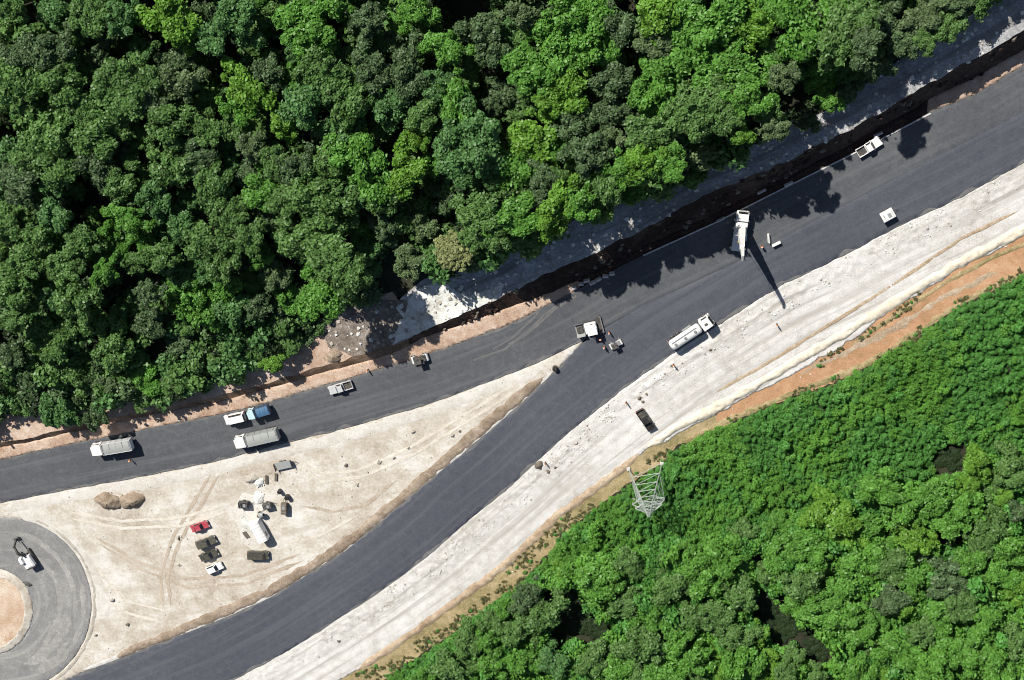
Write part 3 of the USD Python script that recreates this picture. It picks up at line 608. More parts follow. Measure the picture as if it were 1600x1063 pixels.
UP = [(270, 22, 38, 'y'), (285, 47, 25, 'y'), (140, 25, 32, 'm'), (190, 30, 28, 't'), (80, 75, 32, 'd'), (22, 15, 18, 'm'), (375, 25, 34, 't'), (335, 55, 28, 't'), (480, 50, 40, 'b'), (522, 10, 28, 'b'), (495, 105, 32, 'm'),
      (200, 130, 48, 'm'), (188, 165, 34, 'm'), (110, 130, 32, 'm'), (25, 130, 34, 'm'), (60, 115, 26, 'm'), (28, 85, 22, 'd'), (283, 130, 26, 'g'), (385, 140, 33, 'y'), (375, 168, 26, 'b'), (445, 190, 22, 'y'), (480, 160, 34, 't'),
      (270, 195, 30, 'm'), (325, 205, 26, 'm'), (370, 195, 26, 'm'), (80, 215, 38, 'm'), (150, 215, 34, 'm'), (240, 175, 24, 'd'), (128, 178, 26, 'm'), (45, 245, 28, 'm'), (92, 262, 30, 'm'), (30, 290, 30, 'd'), (150, 258, 28, 'd'),
      (188, 288, 26, 'm'), (270, 255, 30, 'm'), (310, 240, 24, 'd'), (330, 288, 34, 'm'), (245, 312, 32, 't'), (200, 345, 29, 'b'), (85, 330, 28, 't'), (55, 370, 28, 'm'), (395, 228, 22, 'g'), (430, 250, 26, 'm'), (412, 300, 30, 'b'),
      (445, 312, 28, 'm'), (500, 300, 36, 'm'), (358, 335, 30, 'm'), (392, 370, 26, 'm'), (320, 375, 34, 'm'), (345, 412, 24, 'm'), (312, 468, 46, 'b'), (366, 480, 32, 't'), (85, 520, 42, 'm'), (120, 462, 30, 'm'), (165, 428, 23, 'b'),
      (20, 450, 28, 'm'), (15, 500, 24, 'm'), (40, 412, 26, 'm'), (100, 415, 28, 'm'), (178, 540, 32, 'm'), (55, 592, 28, 'd'), (112, 575, 30, 'm'), (95, 640, 36, 't'), (168, 598, 20, 'g'), (225, 595, 26, 'b'), (235, 500, 26, 'd'),
      (232, 455, 22, 'd'), (350, 562, 28, 'm'), (498, 460, 33, 'b'), (520, 405, 36, 'm'), (478, 370, 34, 'm'), (545, 430, 32, 'm'), (575, 395, 24, 't'), (430, 430, 24, 'g'), (428, 568, 17, 'y'),
      (515, 125, 30, 'm'), (548, 160, 38, 'm'), (610, 160, 30, 't'), (580, 108, 30, 'd'), (640, 110, 30, 'd'), (700, 80, 32, 'b'), (745, 45, 26, 'd'), (655, 15, 22, 'b'), (575, 32, 26, 'd'), (810, 20, 22, 'g'), (898, 35, 50, 'b'),
      (885, 92, 38, 'b'), (935, 70, 30, 'b'), (888, 132, 34, 'y'), (828, 115, 34, 'b'), (860, 152, 26, 'y'), (708, 162, 34, 'b'), (735, 228, 56, 't'), (830, 218, 38, 'y'), (808, 262, 38, 'b'), (862, 230, 28, 'b'), (790, 292, 24, 'm'),
      (650, 217, 19, 'y'), (545, 242, 34, 'b'), (512, 252, 26, 'm'), (582, 260, 36, 'b'), (640, 270, 32, 'y'), (602, 300, 28, 'm'), (512, 325, 34, 'm'), (552, 310, 24, 't'), (640, 322, 34, 'm'), (662, 350, 24, 'g'), (700, 300, 30, 'd'),
      (750, 335, 32, 'm'), (800, 342, 32, 'b'), (770, 372, 24, 'm'), (640, 408, 26, 'g'), (880, 318, 36, 'y'), (910, 315, 26, 'b'), (900, 190, 28, 'd'), (920, 240, 34, 'd'), (960, 215, 20, 'g'), (950, 292, 24, 'm'), (980, 262, 30, 'b'),
      (1002, 250, 28, 'y'), (1030, 20, 34, 'y'), (1062, 28, 30, 'b'), (1120, 40, 40, 'b'), (1170, 45, 30, 'y'), (1095, 75, 36, 'b'), (1018, 65, 26, 'g'), (1115, 108, 32, 'b'), (1160, 112, 32, 'b'), (1040, 112, 36, 'b'), (1020, 150, 32, 'b'),
      (1052, 172, 28, 'm'), (1120, 148, 36, 'm'), (1168, 150, 30, 'b'), (1085, 180, 32, 'm'), (1130, 180, 28, 'm'), (1010, 205, 30, 'm'), (1060, 215, 26, 'm'), (1098, 200, 28, 'm'), (1038, 258, 27, 'b'), (1085, 238, 28, 'g'),
      (1158, 212, 15, 'y'), (1255, 40, 40, 'b'), (1302, 62, 34, 'm'), (1282, 98, 28, 'b'), (1240, 92, 26, 'm'), (1275, 124, 24, 'y'), (1226, 120, 20, 'g'), (1296, 160, 17, 'b'), (1340, 30, 28, 'm'), (1382, 28, 28, 'd'), (1430, 38, 26, 'g'),
      (1455, 15, 24, 'g'), (1410, 68, 20, 'd'), (1350, 78, 24, 'd'), (1208, 203, 18, 'g'), (1200, 20, 26, 'b'), (1215, 80, 20, 'm'), (1500, 5, 24, 'd'), (1482, 38, 20, 'm'), (1445, 62, 18, 'm'), (1535, -12, 24, 'm'), (1575, -35, 24, 'd'), (1370, 108, 18, 'd'), (1330, 140, 18, 'd'), (1262, 190, 16, 'd'),
      (960, 30, 26, 'd'), (955, 130, 26, 'd'), (960, 180, 24, 'd'), (770, 80, 24, 'd'), (680, 130, 26, 't'), (460, 260, 26, 'd'), (420, 120, 24, 'd'), (530, 200, 26, 't'), (660, 180, 24, 'm'), (600, 350, 26, 'd'), (850, 280, 24, 'd'), (290, 350, 24, 't'), (250, 400, 28, 'm'), (290, 540, 26, 'd'), (400, 480, 26, 'd'),
      (15, 555, 24, 'd'), (10, 350, 26, 'm'), (150, 500, 24, 'm'), (130, 380, 26, 'm'), (440, 500, 20, 'd'), (270, 600, 20, 'm'), (150, 650, 20, 'd')]
LOW = [(1522, 722, 24, 'y'), (1516, 752, 20, 'y'), (1570, 775, 16, 'y'), (1402, 790, 34, 'b'), (1370, 762, 30, 'b'), (1310, 812, 38, 'y'), (1425, 835, 30, 'y'), (1502, 800, 34, 'm'), (1547, 825, 30, 'm'), (1460, 775, 30, 'm'), (1578, 730, 28, 'd'),
       (1280, 945, 30, 'b'), (1318, 965, 32, 'b'), (1322, 920, 34, 'm'), (1252, 905, 28, 'm'), (1350, 880, 34, 'm'), (1390, 885, 30, 'd'), (1432, 902, 32, 't'), (1480, 900, 36, 'd'), (1512, 882, 26, 't'), (1532, 852, 24, 'g'),
       (1580, 852, 34, 'm'), (1590, 912, 30, 'y'), (1410, 945, 23, 'y'), (1388, 935, 26, 'd'), (1460, 960, 32, 'm'), (1502, 940, 34, 'm'), (1550, 960, 36, 'm'), (1400, 1012, 36, 't'), (1462, 1040, 34, 'b'), (1502, 1020, 36, 'b'), (1550, 1040, 34, 'm'),
       (1592, 1000, 28, 'm'), (1340, 1040, 30, 'm'), (1340, 985, 30, 'b'), (1160, 1030, 34, 'b'), (1150, 990, 30, 'm'), (1120, 962, 30, 'g'), (1085, 960, 28, 'm'), (1090, 1022, 32, 'm'), (1060, 990, 30, 't'), (1100, 900, 36, 'b'), (1122, 868, 34, 'b'),
       (1020, 965, 28, 'm'), (920, 905, 36, 'b'), (950, 905, 26, 't'), (980, 880, 26, 'm'), (845, 955, 32, 'g'), (868, 1035, 30, 't'), (765, 1000, 22, 'b'), (772, 1035, 26, 'b'), (730, 1000, 28, 'd'), (700, 1042, 28, 'd'), (662, 1058, 20, 'm'),
       (822, 930, 26, 'd'), (820, 1030, 26, 'm'), (925, 1030, 28, 'd'), (962, 1042, 34, 'b'), (1002, 1010, 34, 'm'), (1042, 1052, 34, 'm'), (980, 940, 28, 'm'), (1210, 860, 30, 'b'), (1260, 860, 34, 'b'), (1225, 1050, 20, 'g'), (1275, 1058, 18, 'm'),
       (1440, 985, 26, 'd'), (1595, 800, 22, 'd'), (1560, 900, 26, 'm'), (1160, 930, 26, 'm'), (1050, 920, 28, 'd'), (1000, 1055, 24, 'm'), (800, 985, 22, 'd')]

_flip = {'d': 'm', 'g': 'm', 't': 'b'}
LOW = [(x, y, r, ('b' if c == 'm' and k % 2 else _flip.get(c, c) if (k % 6) else c)) for k, (x, y, r, c) in enumerate(LOW)]
PPM = 7.3
def height_up(x, y, r):
    hh = 10.5 + r * .10 + 3.0 * meshkit.noise(np.array([[x / 60., y / 60., 3.]]), 2)[0]
    if x < 480: # edge trees on the left are low
        e = y - (640 - .0 * x) + (x - 100) * .25 * (x > 100)
        if e > -75: hh = 5.0
        elif e > -130: hh = min(hh, 8.5)
    if 632 < x < 722 and 285 < y < 430: return 7.0
    if x >= 480:
        edge = np.interp(x, [480, 640, 800, 930, 1100, 1220, 1300, 1400, 1480, 1560], [500, 450, 400, 345, 270, 215, 190, 100, 60, 10])
        e = y - edge
        if 545 < x < 632: hh = min(hh, 5.0 + max(0, -e - 30) * .055)
        elif x > 1370: hh = 7.5
        elif x > 1235 and y > 80: hh = 5.0 if y > 118 else 7.0
        elif 1040 < x < 1112 and y > 190: hh = 9.5
        elif e > -110: hh = hh + (5.0 if 880 < x < 1190 else 3.5)
    return hh

zoneset = {}
entries = []
allp = [(x, y, r, c, 'u') for x, y, r, c in UP] + [(x, y, r, c, 'l') for x, y, r, c in LOW]
GAPS = [(35, 35, 34), (15, 205, 25), (342, 95, 34), (415, 70, 22), (135, 315, 36), (190, 452, 26), (488, 215, 22), (622, 190, 22), (730, 12, 55), (768, 112, 26), (985, 12, 26), (985, 95, 26), (1222, 60, 24), (1240, 155, 28), (600, 420, 28), (240, 548, 34), (442, 415, 24),
        (1190, 870, 18), (1200, 950, 28), (1225, 990, 26), (1280, 1020, 24), (1260, 985, 16), (880, 945, 32), (925, 985, 26), (870, 1000, 20), (1485, 840, 22), (1385, 830, 14), (1488, 725, 20)]
fg = np.random.default_rng(17)
forest_px = Polygon([(0, 0), (1500, 0), (1400, 60), (1300, 150), (1100, 265), (930, 330), (800, 380), (560, 440), (480, 490), (380, 560), (200, 615), (0, 640)])
low_px = Polygon([(1600, 700), (1440, 760), (1280, 800), (1080, 850), (900, 880), (820, 920), (700, 1010), (640, 1063), (1600, 1063)])
for poly, side, cl in ((forest_px, 'u', 'dmmmtb'), (low_px, 'l', 'mbbmyb')):
    for _ in range(2600):
        x0, y0, x1, y1 = poly.bounds
        x, y = fg.uniform(x0, x1), fg.uniform(y0, y1)
        if not poly.contains(Point(x, y)): continue
        r = fg.uniform(18, 25)
        if any((x - a) ** 2 + (y - b) ** 2 < (rr + r * .55) ** 2 for a, b, rr in GAPS): continue
        if any((x - a) ** 2 + (y - b) ** 2 < (.66 * (rr + r)) ** 2 for a, b, rr, *_ in allp): continue
        allp.append((x, y, r, cl[fg.integers(len(cl))], side + 'f'))
for (x, y, r, c, side) in allp:
    R = r / PPM * 1.12
    if side[0] == 'u':
        H = height_up(x, y, r)
        if side.endswith('f'): H *= .72
        zg = float(hcrest(P(x, y)[0])) 
    else:
        H = 5.6 + r * .06 + 2.2 * meshkit.noise(np.array([[x / 50., y / 50., 9.]]), 4)[0]
        if side.endswith('f'): H *= .75
        zg = 0.0
    top = zg + H
    cz = top - R * .62
    entries.append([x, y, r, c, side, R, H, zg, P(x, y, cz + R * .25)])

# labels: colour, size and the zone of the wood; look-alikes in a zone are told apart by their order
def size_word(r): return 'small' if r < 24 else ('broad' if r > 33 else 'medium')
for e in entries:
    zi = min((i for i in range(len(ZONES)) if (ZONES[i][0][1] > 640 + (ZONES[i][0][0] - 0) * -.0) == (e[4][0] == 'l') or True),
             key=lambda i: (ZONES[i][0][0] - e[0]) ** 2 + (ZONES[i][0][1] - e[1]) ** 2)
    e.append(zi); zoneset.setdefault((zi, e[3], size_word(e[2])), []).append(e)
ORD = ['leftmost', 'second from left', 'third from left', 'fourth from left', 'fifth from left', 'sixth from left', 'seventh from left']
label_of = {}
for (zi, c, s), es in zoneset.items():
    es.sort(key=lambda e: e[0])
    for k, e in enumerate(es):
        base = f'{s} {LEAF[c][0]} crown {ZONES[zi][1]}'
        if len(es) > 1:
            base += ', ' + (('left one' if k == 0 else 'right one') if len(es) == 2 else ('rightmost' if k == len(es) - 1 else ORD[k]))
        label_of[id(e)] = base

protos = {}
NAMES = {'d': 'dark_tree', 'm': 'forest_tree', 'b': 'bright_tree', 'y': 'yellow_green_tree', 'g': 'pale_tree', 't': 'bluish_tree'}
tg = np.random.default_rng(5)
BR, BH = 4.6, 9.0
for i, e in enumerate(entries):
    x, y, r, c, side, R, H, zg, pc, zi = e
    st = int(tg.integers(4)); s = R / BR
    if s > 1.35: st = 4
    key = (c, st)
    cz = zg + H - R * .62
    loc = (pc[0], pc[1], cz); rot = tg.uniform(0, 360); sz = s * tg.uniform(.92, 1.2)
    grp = 'trees of the upper forest' if side[0] == 'u' else 'trees of the lower right wood'
    lab = label_of[id(e)]
    if key not in protos:
        seed = 1000 + 17 * 'dmbygt'.index(c) + st
        cm, C, Q = crown_mesh(seed, BR, st)
        tname = thing(NAMES[c], lab, 'tree', loc, rot, (s, s, sz), grp)
        obj('crown', cm, LEAF[c][1], tname)
        obj('trunk', trunk_mesh(seed, BR, 13.0, C), MAT['bark'], tname)
        protos[key] = tname
    else:
        u = tg.uniform(.86, 1.18)
        copy_of(protos[key], NAMES[c], lab, 'tree', loc, rot, (s * u, s / u, sz), grp)

# woods going on outside the frame: one mass
def instancer(path, meshes, mats, pos, rots, scales, idx, label, kind='stuff'):
    pi = UsdGeom.PointInstancer.Define(stage, path)
    rel = pi.CreatePrototypesRel()
    for k, (m, mt) in enumerate(zip(meshes, mats)):
        mp = f'{path}/clump' + (f'_{k:03d}' if k else '')
        usdkit.mesh(stage, mp, m, mt); rel.AddTarget(mp)
    pi.CreatePositionsAttr(Vt.Vec3fArray.FromNumpy(np.asarray(pos, np.float32)))
    h = np.radians(np.asarray(rots)) / 2
    pi.CreateOrientationsAttr([Gf.Quath(float(math.cos(a)), 0, 0, float(math.sin(a))) for a in h])
    pi.CreateScalesAttr(Vt.Vec3fArray.FromNumpy(np.asarray(scales, np.float32)))
    pi.CreateProtoIndicesAttr(Vt.IntArray.FromNumpy(np.asarray(idx, np.int32)))
    tag(pi.GetPrim(), label, None, None, kind)

og = np.random.default_rng(23)
fr_w = Polygon(PL([(0, 0), (1600, 0), (1600, 1063), (0, 1063)]))
pos, rots, sc, idx = [], [], [], []
keepout = unary_union([above_crest.difference(terrace_zone).buffer(-9), below_gr.buffer(-14)]).intersection(Polygon([(-180, -140), (180, -140), (180, 150), (-180, 150)])).difference(fr_w.buffer(5))
shapely.prepare(keepout)
mm = [crown_mesh(1500 + k, BR, k % 4)[0] for k in range(4)]
mk = [LEAF['m'][1], LEAF['d'][1], LEAF['b'][1], LEAF['t'][1]]
for _ in range(9000):
    q = og.uniform([-180, -140], [180, 150])
    if not shapely.contains_xy(keepout, *q): continue
    if pos and np.min(np.hypot(*(np.array(pos)[:, :2] - q).T)) < 5.0: continue
    up = q[1] > -20 and shapely.contains_xy(above_crest, *q)
    s = og.uniform(.75, 1.15); z = (float(hcrest(q[0])) + og.uniform(8, 12)) if up else og.uniform(4.5, 7)
    if up and shapely.distance(cr_line, Point(*q)) < 26: z = float(hcrest(q[0])) + 5
    pos.append((q[0], q[1], z)); rots.append(og.uniform(0, 360)); sc.append((s, s, s * 1.2)); idx.append(int(og.integers(4)))
instancer('/World/distant_forest', mm, mk, pos, rots, sc, idx, 'forest canopy going on beyond the edges of the photo')

# scrub field and undergrowth
def bush_mesh(seed, R=1.25, n=420, leaf=.33):
    g = np.random.default_rng(seed)
    C, Q = [(0, 0, R * .5)], [R * .6]
    for i in range(6):
        a = g.uniform(0, 6.28); r = g.uniform(.2, .75) * R
        C.append((r * math.cos(a), r * math.sin(a), R * g.uniform(.35, 1.0))); Q.append(R * g.uniform(.3, .5))
    v, f = leaf_cloud(C, Q, n, leaf, g, .75)
    return trimesh.Trimesh(v, f, process=False)

def scatter(poly, spacing, g, jitter=.5):
    x0, y0, x1, y1 = poly.bounds
    gx, gy = np.meshgrid(np.arange(x0, x1, spacing), np.arange(y0, y1, spacing * .87)); gx[1::2] += spacing / 2
    p = np.stack([gx.ravel(), gy.ravel()], 1) + g.uniform(-jitter, jitter, (gx.size, 2)) * spacing
    shapely.prepare(poly)
    return p[shapely.contains_xy(poly, p[:, 0], p[:, 1])]

bushes = [bush_mesh(2000 + k) for k in range(5)]
bm = [MAT['shrub'], MAT['shrub'], MAT['shrub2'], MAT['shrub'], MAT['shrub2']]
sg = np.random.default_rng(31)
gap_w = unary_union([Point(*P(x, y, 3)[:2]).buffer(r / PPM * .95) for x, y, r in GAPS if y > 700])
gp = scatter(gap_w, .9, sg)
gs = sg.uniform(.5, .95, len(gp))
instancer('/World/gap_undergrowth', bushes, [MAT['under']] * 5, np.column_stack([gp, gp[:, 0] * 0]), sg.uniform(0, 360, len(gp)), np.column_stack([gs, gs, gs * .5]), sg.integers(0, 5, len(gp)), 'added plants coloured near black for the shade in the gaps of the lower wood')  # plants added in the gaps; their dark leaf colour stands in for shade
gap_x = unary_union([Point(*P(x, y, 3)[:2]).buffer(r / PPM * 1.4) for x, y, r in GAPS if y > 700])
field = scrub_zone.intersection(fr_w.buffer(10)).difference(gap_x).buffer(-.2)
p = scatter(field, .80, sg)
dedge = shapely.distance(LineString(gr_r), shapely.points(p))
hgt = (.55 + .45 * np.minimum(dedge / 6, 1)) * (.75 + .9 * meshkit.fbm(np.column_stack([p / 6., p[:, 0] * 0]), 3, 8))
inw = shapely.contains_xy(Polygon(PL([(1620, 690), (1440, 750), (1280, 790), (1080, 840), (900, 870), (820, 915), (700, 1005), (620, 1080), (1620, 1080)])), p[:, 0], p[:, 1])
hgt = hgt * np.where(inw, sg.uniform(.8, 1.25, len(p)), sg.uniform(1.0, 1.4, len(p))) * np.where(sg.random(len(p)) < .05, 1.35, 1)
pick = np.where(meshkit.fbm(np.column_stack([p / 11., p[:, 0] * 0]), 3, 18) + sg.normal(size=len(p)) * .10 > .50, sg.choice([2, 4], len(p)), sg.choice([0, 1, 3], len(p)))
s = sg.uniform(.38, .80, len(p)) * np.where(inw, sg.uniform(1.5, 3.4, len(p)), 1) * np.where(~inw & (sg.random(len(p)) < .06), 1.7, 1)
instancer('/World/scrub_field', bushes, bm, np.column_stack([p, np.zeros(len(p)) + .0]), sg.uniform(0, 360, len(p)), np.column_stack([s, s, s * hgt * 1.25]), pick, 'dense low green scrub covering the slope south of the orange soil')

# dry weeds along soil strips
weeds = [bush_mesh(2100 + k, .5, 40, .3) for k in range(3)]
wz = unary_union([LineString(gr_r).buffer(1.3), LineString(PL([(1250, 590), (1330, 535), (1400, 490), (1440, 460)])).buffer(.9), LineString(PL([(800, 890), (880, 820), (960, 755), (1040, 712)])).buffer(1.4), LineString(PL([(560, 1060), (700, 985), (790, 915)])).buffer(1.3)]).intersection(fr_w.buffer(3))
p = scatter(wz, .9, sg); p = p[meshkit.fbm(np.column_stack([p / 3., p[:, 0] * 0]), 3, 44) > .52]
s = sg.uniform(.5, 1.3, len(p))
instancer('/World/dry_weeds', weeds, [MAT['weed'], MAT['weed'], MAT['shrub']], np.column_stack([p, z_low(p)]), sg.uniform(0, 360, len(p)), np.column_stack([s, s, s * .8]), sg.choice([0, 1, 2], len(p), p=[.45, .4, .15]), 'dry weeds on the orange soil along the scrub')
# undergrowth: dense dark bushes under the trees and along the forest margin
gap_u = unary_union([Point(*P(x, y, 8)[:2]).buffer(r / PPM * .8) for x, y, r in GAPS if y < 600])
uz = forest_zone.intersection(fr_w.buffer(9)).buffer(-.6).difference(gap_u)
p = scatter(uz, 2.6, sg)
dm = shapely.distance(LineString(terr_low), shapely.points(p))
xr = P(560, 480)[0]
kp = (dm > 1.9) | (p[:, 0] < xr); p, dm = p[kp], dm[kp]
edge = np.clip(1 - (dm - 3) / 7.0, 0, 1) * (p[:, 0] > xr) * (p[:, 0] < P(1225, 200)[0])
lowm = (p[:, 0] > P(560, 440)[0]) & (p[:, 0] < P(640, 400)[0])
lk = ~((p[:, 0] > P(590, 440)[0]) & (p[:, 0] < P(690, 400)[0]) & (dm < np.where(p[:, 0] < P(640, 400)[0], 9.0, 4.5))); p, dm, edge, lowm = p[lk], dm[lk], edge[lk], lowm[lk]
s = np.where(dm < 12, sg.uniform(1.3, 2.3, len(p)), sg.uniform(1.5, 3.1, len(p))) * (1 + edge * .7); hz = s * np.where(dm < 12, sg.uniform(.8, 1.5, len(p)), sg.uniform(.9, 1.5, len(p))) * (1 + edge * .3)
hz = np.where(lowm & (dm < 18), s * .7, hz)
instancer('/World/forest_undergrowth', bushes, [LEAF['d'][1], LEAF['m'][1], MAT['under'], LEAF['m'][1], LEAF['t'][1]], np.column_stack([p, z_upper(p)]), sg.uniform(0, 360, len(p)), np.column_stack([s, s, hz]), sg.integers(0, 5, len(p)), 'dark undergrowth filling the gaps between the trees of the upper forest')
uz = Polygon(PL([(0, 655), (60, 640), (140, 640), (250, 628), (330, 604), (400, 560), (470, 540), (520, 500), (560, 470), (480, 480), (380, 545), (200, 600), (0, 625)], 1.5)).buffer(0)
p = scatter(uz, 1.7, sg); s = sg.uniform(.5, 1.2, len(p))
instancer('/World/margin_bushes', bushes, [LEAF['d'][1], LEAF['m'][1], LEAF['d'][1], LEAF['t'][1], LEAF['m'][1]], np.column_stack([p, z_upper(p)]), sg.uniform(0, 360, len(p)), np.column_stack([s, s, s * .9]), sg.integers(0, 5, len(p)), 'low bushes along the forest margin above the left road')

# loose stones
def stone_mesh(seed, r=.5, flatn=.7):
    g = np.random.default_rng(seed)
    p = g.normal(size=(14, 3)); p /= np.linalg.norm(p, axis=1, keepdims=True); p *= r * g.uniform(.75, 1.05, (14, 1)); p[:, 2] *= flatn
    return trimesh.convex.convex_hull(p)
stones = [stone_mesh(3000 + k, .22) for k in range(4)]
zs1 = unary_union([LineString(PL([(1580, 275), (1480, 327), (1380, 377), (1270, 432), (1190, 480), (1110, 530), (1040, 572)])).buffer(3.6), LineString(PL([(1010, 590), (960, 632), (900, 684), (850, 728), (790, 780), (720, 840), (640, 905), (560, 962), (480, 1012)])).buffer(4.0)]).intersection(verge.buffer(-.5))
p = scatter(zs1, .62, sg); p = p[meshkit.fbm(np.column_stack([p / 2.5, p[:, 0] * 0]), 3, 71) + sg.normal(size=len(p)) * .12 > .63]; s = sg.uniform(.35, 1.3, len(p)) ** 1.6
instancer('/World/loose_gravel', stones, [MAT['rubble'], MAT['stone'], MAT['white_rock'], MAT['white_rock']], np.column_stack([p, z_verge(p) + .08]), sg.uniform(0, 360, len(p)), np.column_stack([s, s, s]), sg.integers(0, 4, len(p)), 'loose white rubble strewn along the road verge')
zs2 = unary_union([terrace_zone, white_zone, grey_zone]).intersection(fr_w)
p = scatter(zs2, 1.3, sg); p = p[sg.random(len(p)) < .5]; s = sg.uniform(.5, 2.0, len(p)) ** 1.6
instancer('/World/terrace_rubble', stones, [MAT['white_rock'], MAT['white_rock'], MAT['stone'], MAT['white_rock']], np.column_stack([p, z_upper(p) + .05]), sg.uniform(0, 360, len(p)), np.column_stack([s, s, s]), sg.integers(0, 4, len(p)), 'pale rubble lying on the shaded terrace')
p = scatter(unary_union([sand_poly, shoulder.intersection(left_half), soil_zone, soil2]).intersection(fr_w), 1.9, sg); p = p[sg.random(len(p)) < .28]; s = sg.uniform(.3, 1.1, len(p)) ** 1.6
zz = np.where(shapely.contains_xy(above_toe, p[:, 0], p[:, 1]), z_upper(p), z_low(p))
instancer('/World/scattered_stones', stones, [MAT['stone'], MAT['brown'], MAT['stone'], MAT['pale_sand']], np.column_stack([p, zz + .06]), sg.uniform(0, 360, len(p)), np.column_stack([s, s, s]), sg.integers(0, 4, len(p)), 'small stones scattered over the sand')

p = scatter(bank_right.intersection(fr_w.buffer(4)), .9, sg); p = p[meshkit.fbm(np.column_stack([p / 3., p[:, 0] * 0]), 3, 91) + sg.normal(size=len(p)) * .1 > .56]; s = sg.uniform(.4, 2.2, len(p)) ** 1.7
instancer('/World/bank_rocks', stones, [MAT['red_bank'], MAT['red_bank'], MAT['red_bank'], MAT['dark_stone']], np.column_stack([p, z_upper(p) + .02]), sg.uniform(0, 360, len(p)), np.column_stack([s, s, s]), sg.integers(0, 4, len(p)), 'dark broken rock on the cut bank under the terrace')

def pale_tree():
    z0, R, H = 2.6, 4.1, 12.0; c = P(710, 392, z0 + H - 1.5)
    t = thing('pale_round_tree', 'pale yellowish round tree alone at the forest edge above the white limestone', 'tree', (c[0], c[1], z0 + H - 2.2))
    g = np.random.default_rng(77); C, Q = [(0, 0, .8)], [1.7]
    for k in range(46):
        a = k * 2.39996; r = R * math.sqrt((k + .5) / 46); C.append((r * math.cos(a), r * math.sin(a), 1.7 * math.sqrt(max(0, 1 - (r / R) ** 2)) + g.normal() * .15)); Q.append(g.uniform(.38, .62))
    v, f = leaf_cloud(C, Q, 5200, .5, g)
    obj('crown', trimesh.Trimesh(v, f, process=False), MAT['pale_tree'], t)
    obj('trunk', trunk_mesh(9, R, 10.5, C), MAT['bark'], t)
pale_tree()

# ------------------------------------------------------------------ vehicles (x forward)
Z0 = .204
def at(px, py, z=Z0, h=0.0):
    q = P(px, py, z + h); return (q[0], q[1], z)

def wheels(t, xs, track_w, r=.36, w=.26, dual=None):
    for i, x in enumerate(xs):
        for s in (-1, 1):
            ww = w * (2 if dual and i in dual else 1)
            p = obj('wheel', wheel_mesh(x, s * (track_w / 2 - ww / 2), r, ww), MAT['rubber'], t, smooth=40)
            obj('hub', wheel_mesh(x, s * (track_w / 2 - ww / 2 + .02 * s), r * .5, ww * 1.0, 8).apply_translation((0, 0, r - r * .5)), MAT['steel'], p)

def lights(t, L, W, z, x0=None):
    for s in (-1, 1):
        obj('headlight', bx(L / 2 - .02, s * (W / 2 - .28), z, .12, .36, .18), MAT['lamp'], t)
        obj('tail_light', bx((-L / 2 if x0 is None else x0) + .02, s * (W / 2 - .2), z + .08, .1, .24, .2), MAT['tail'], t)

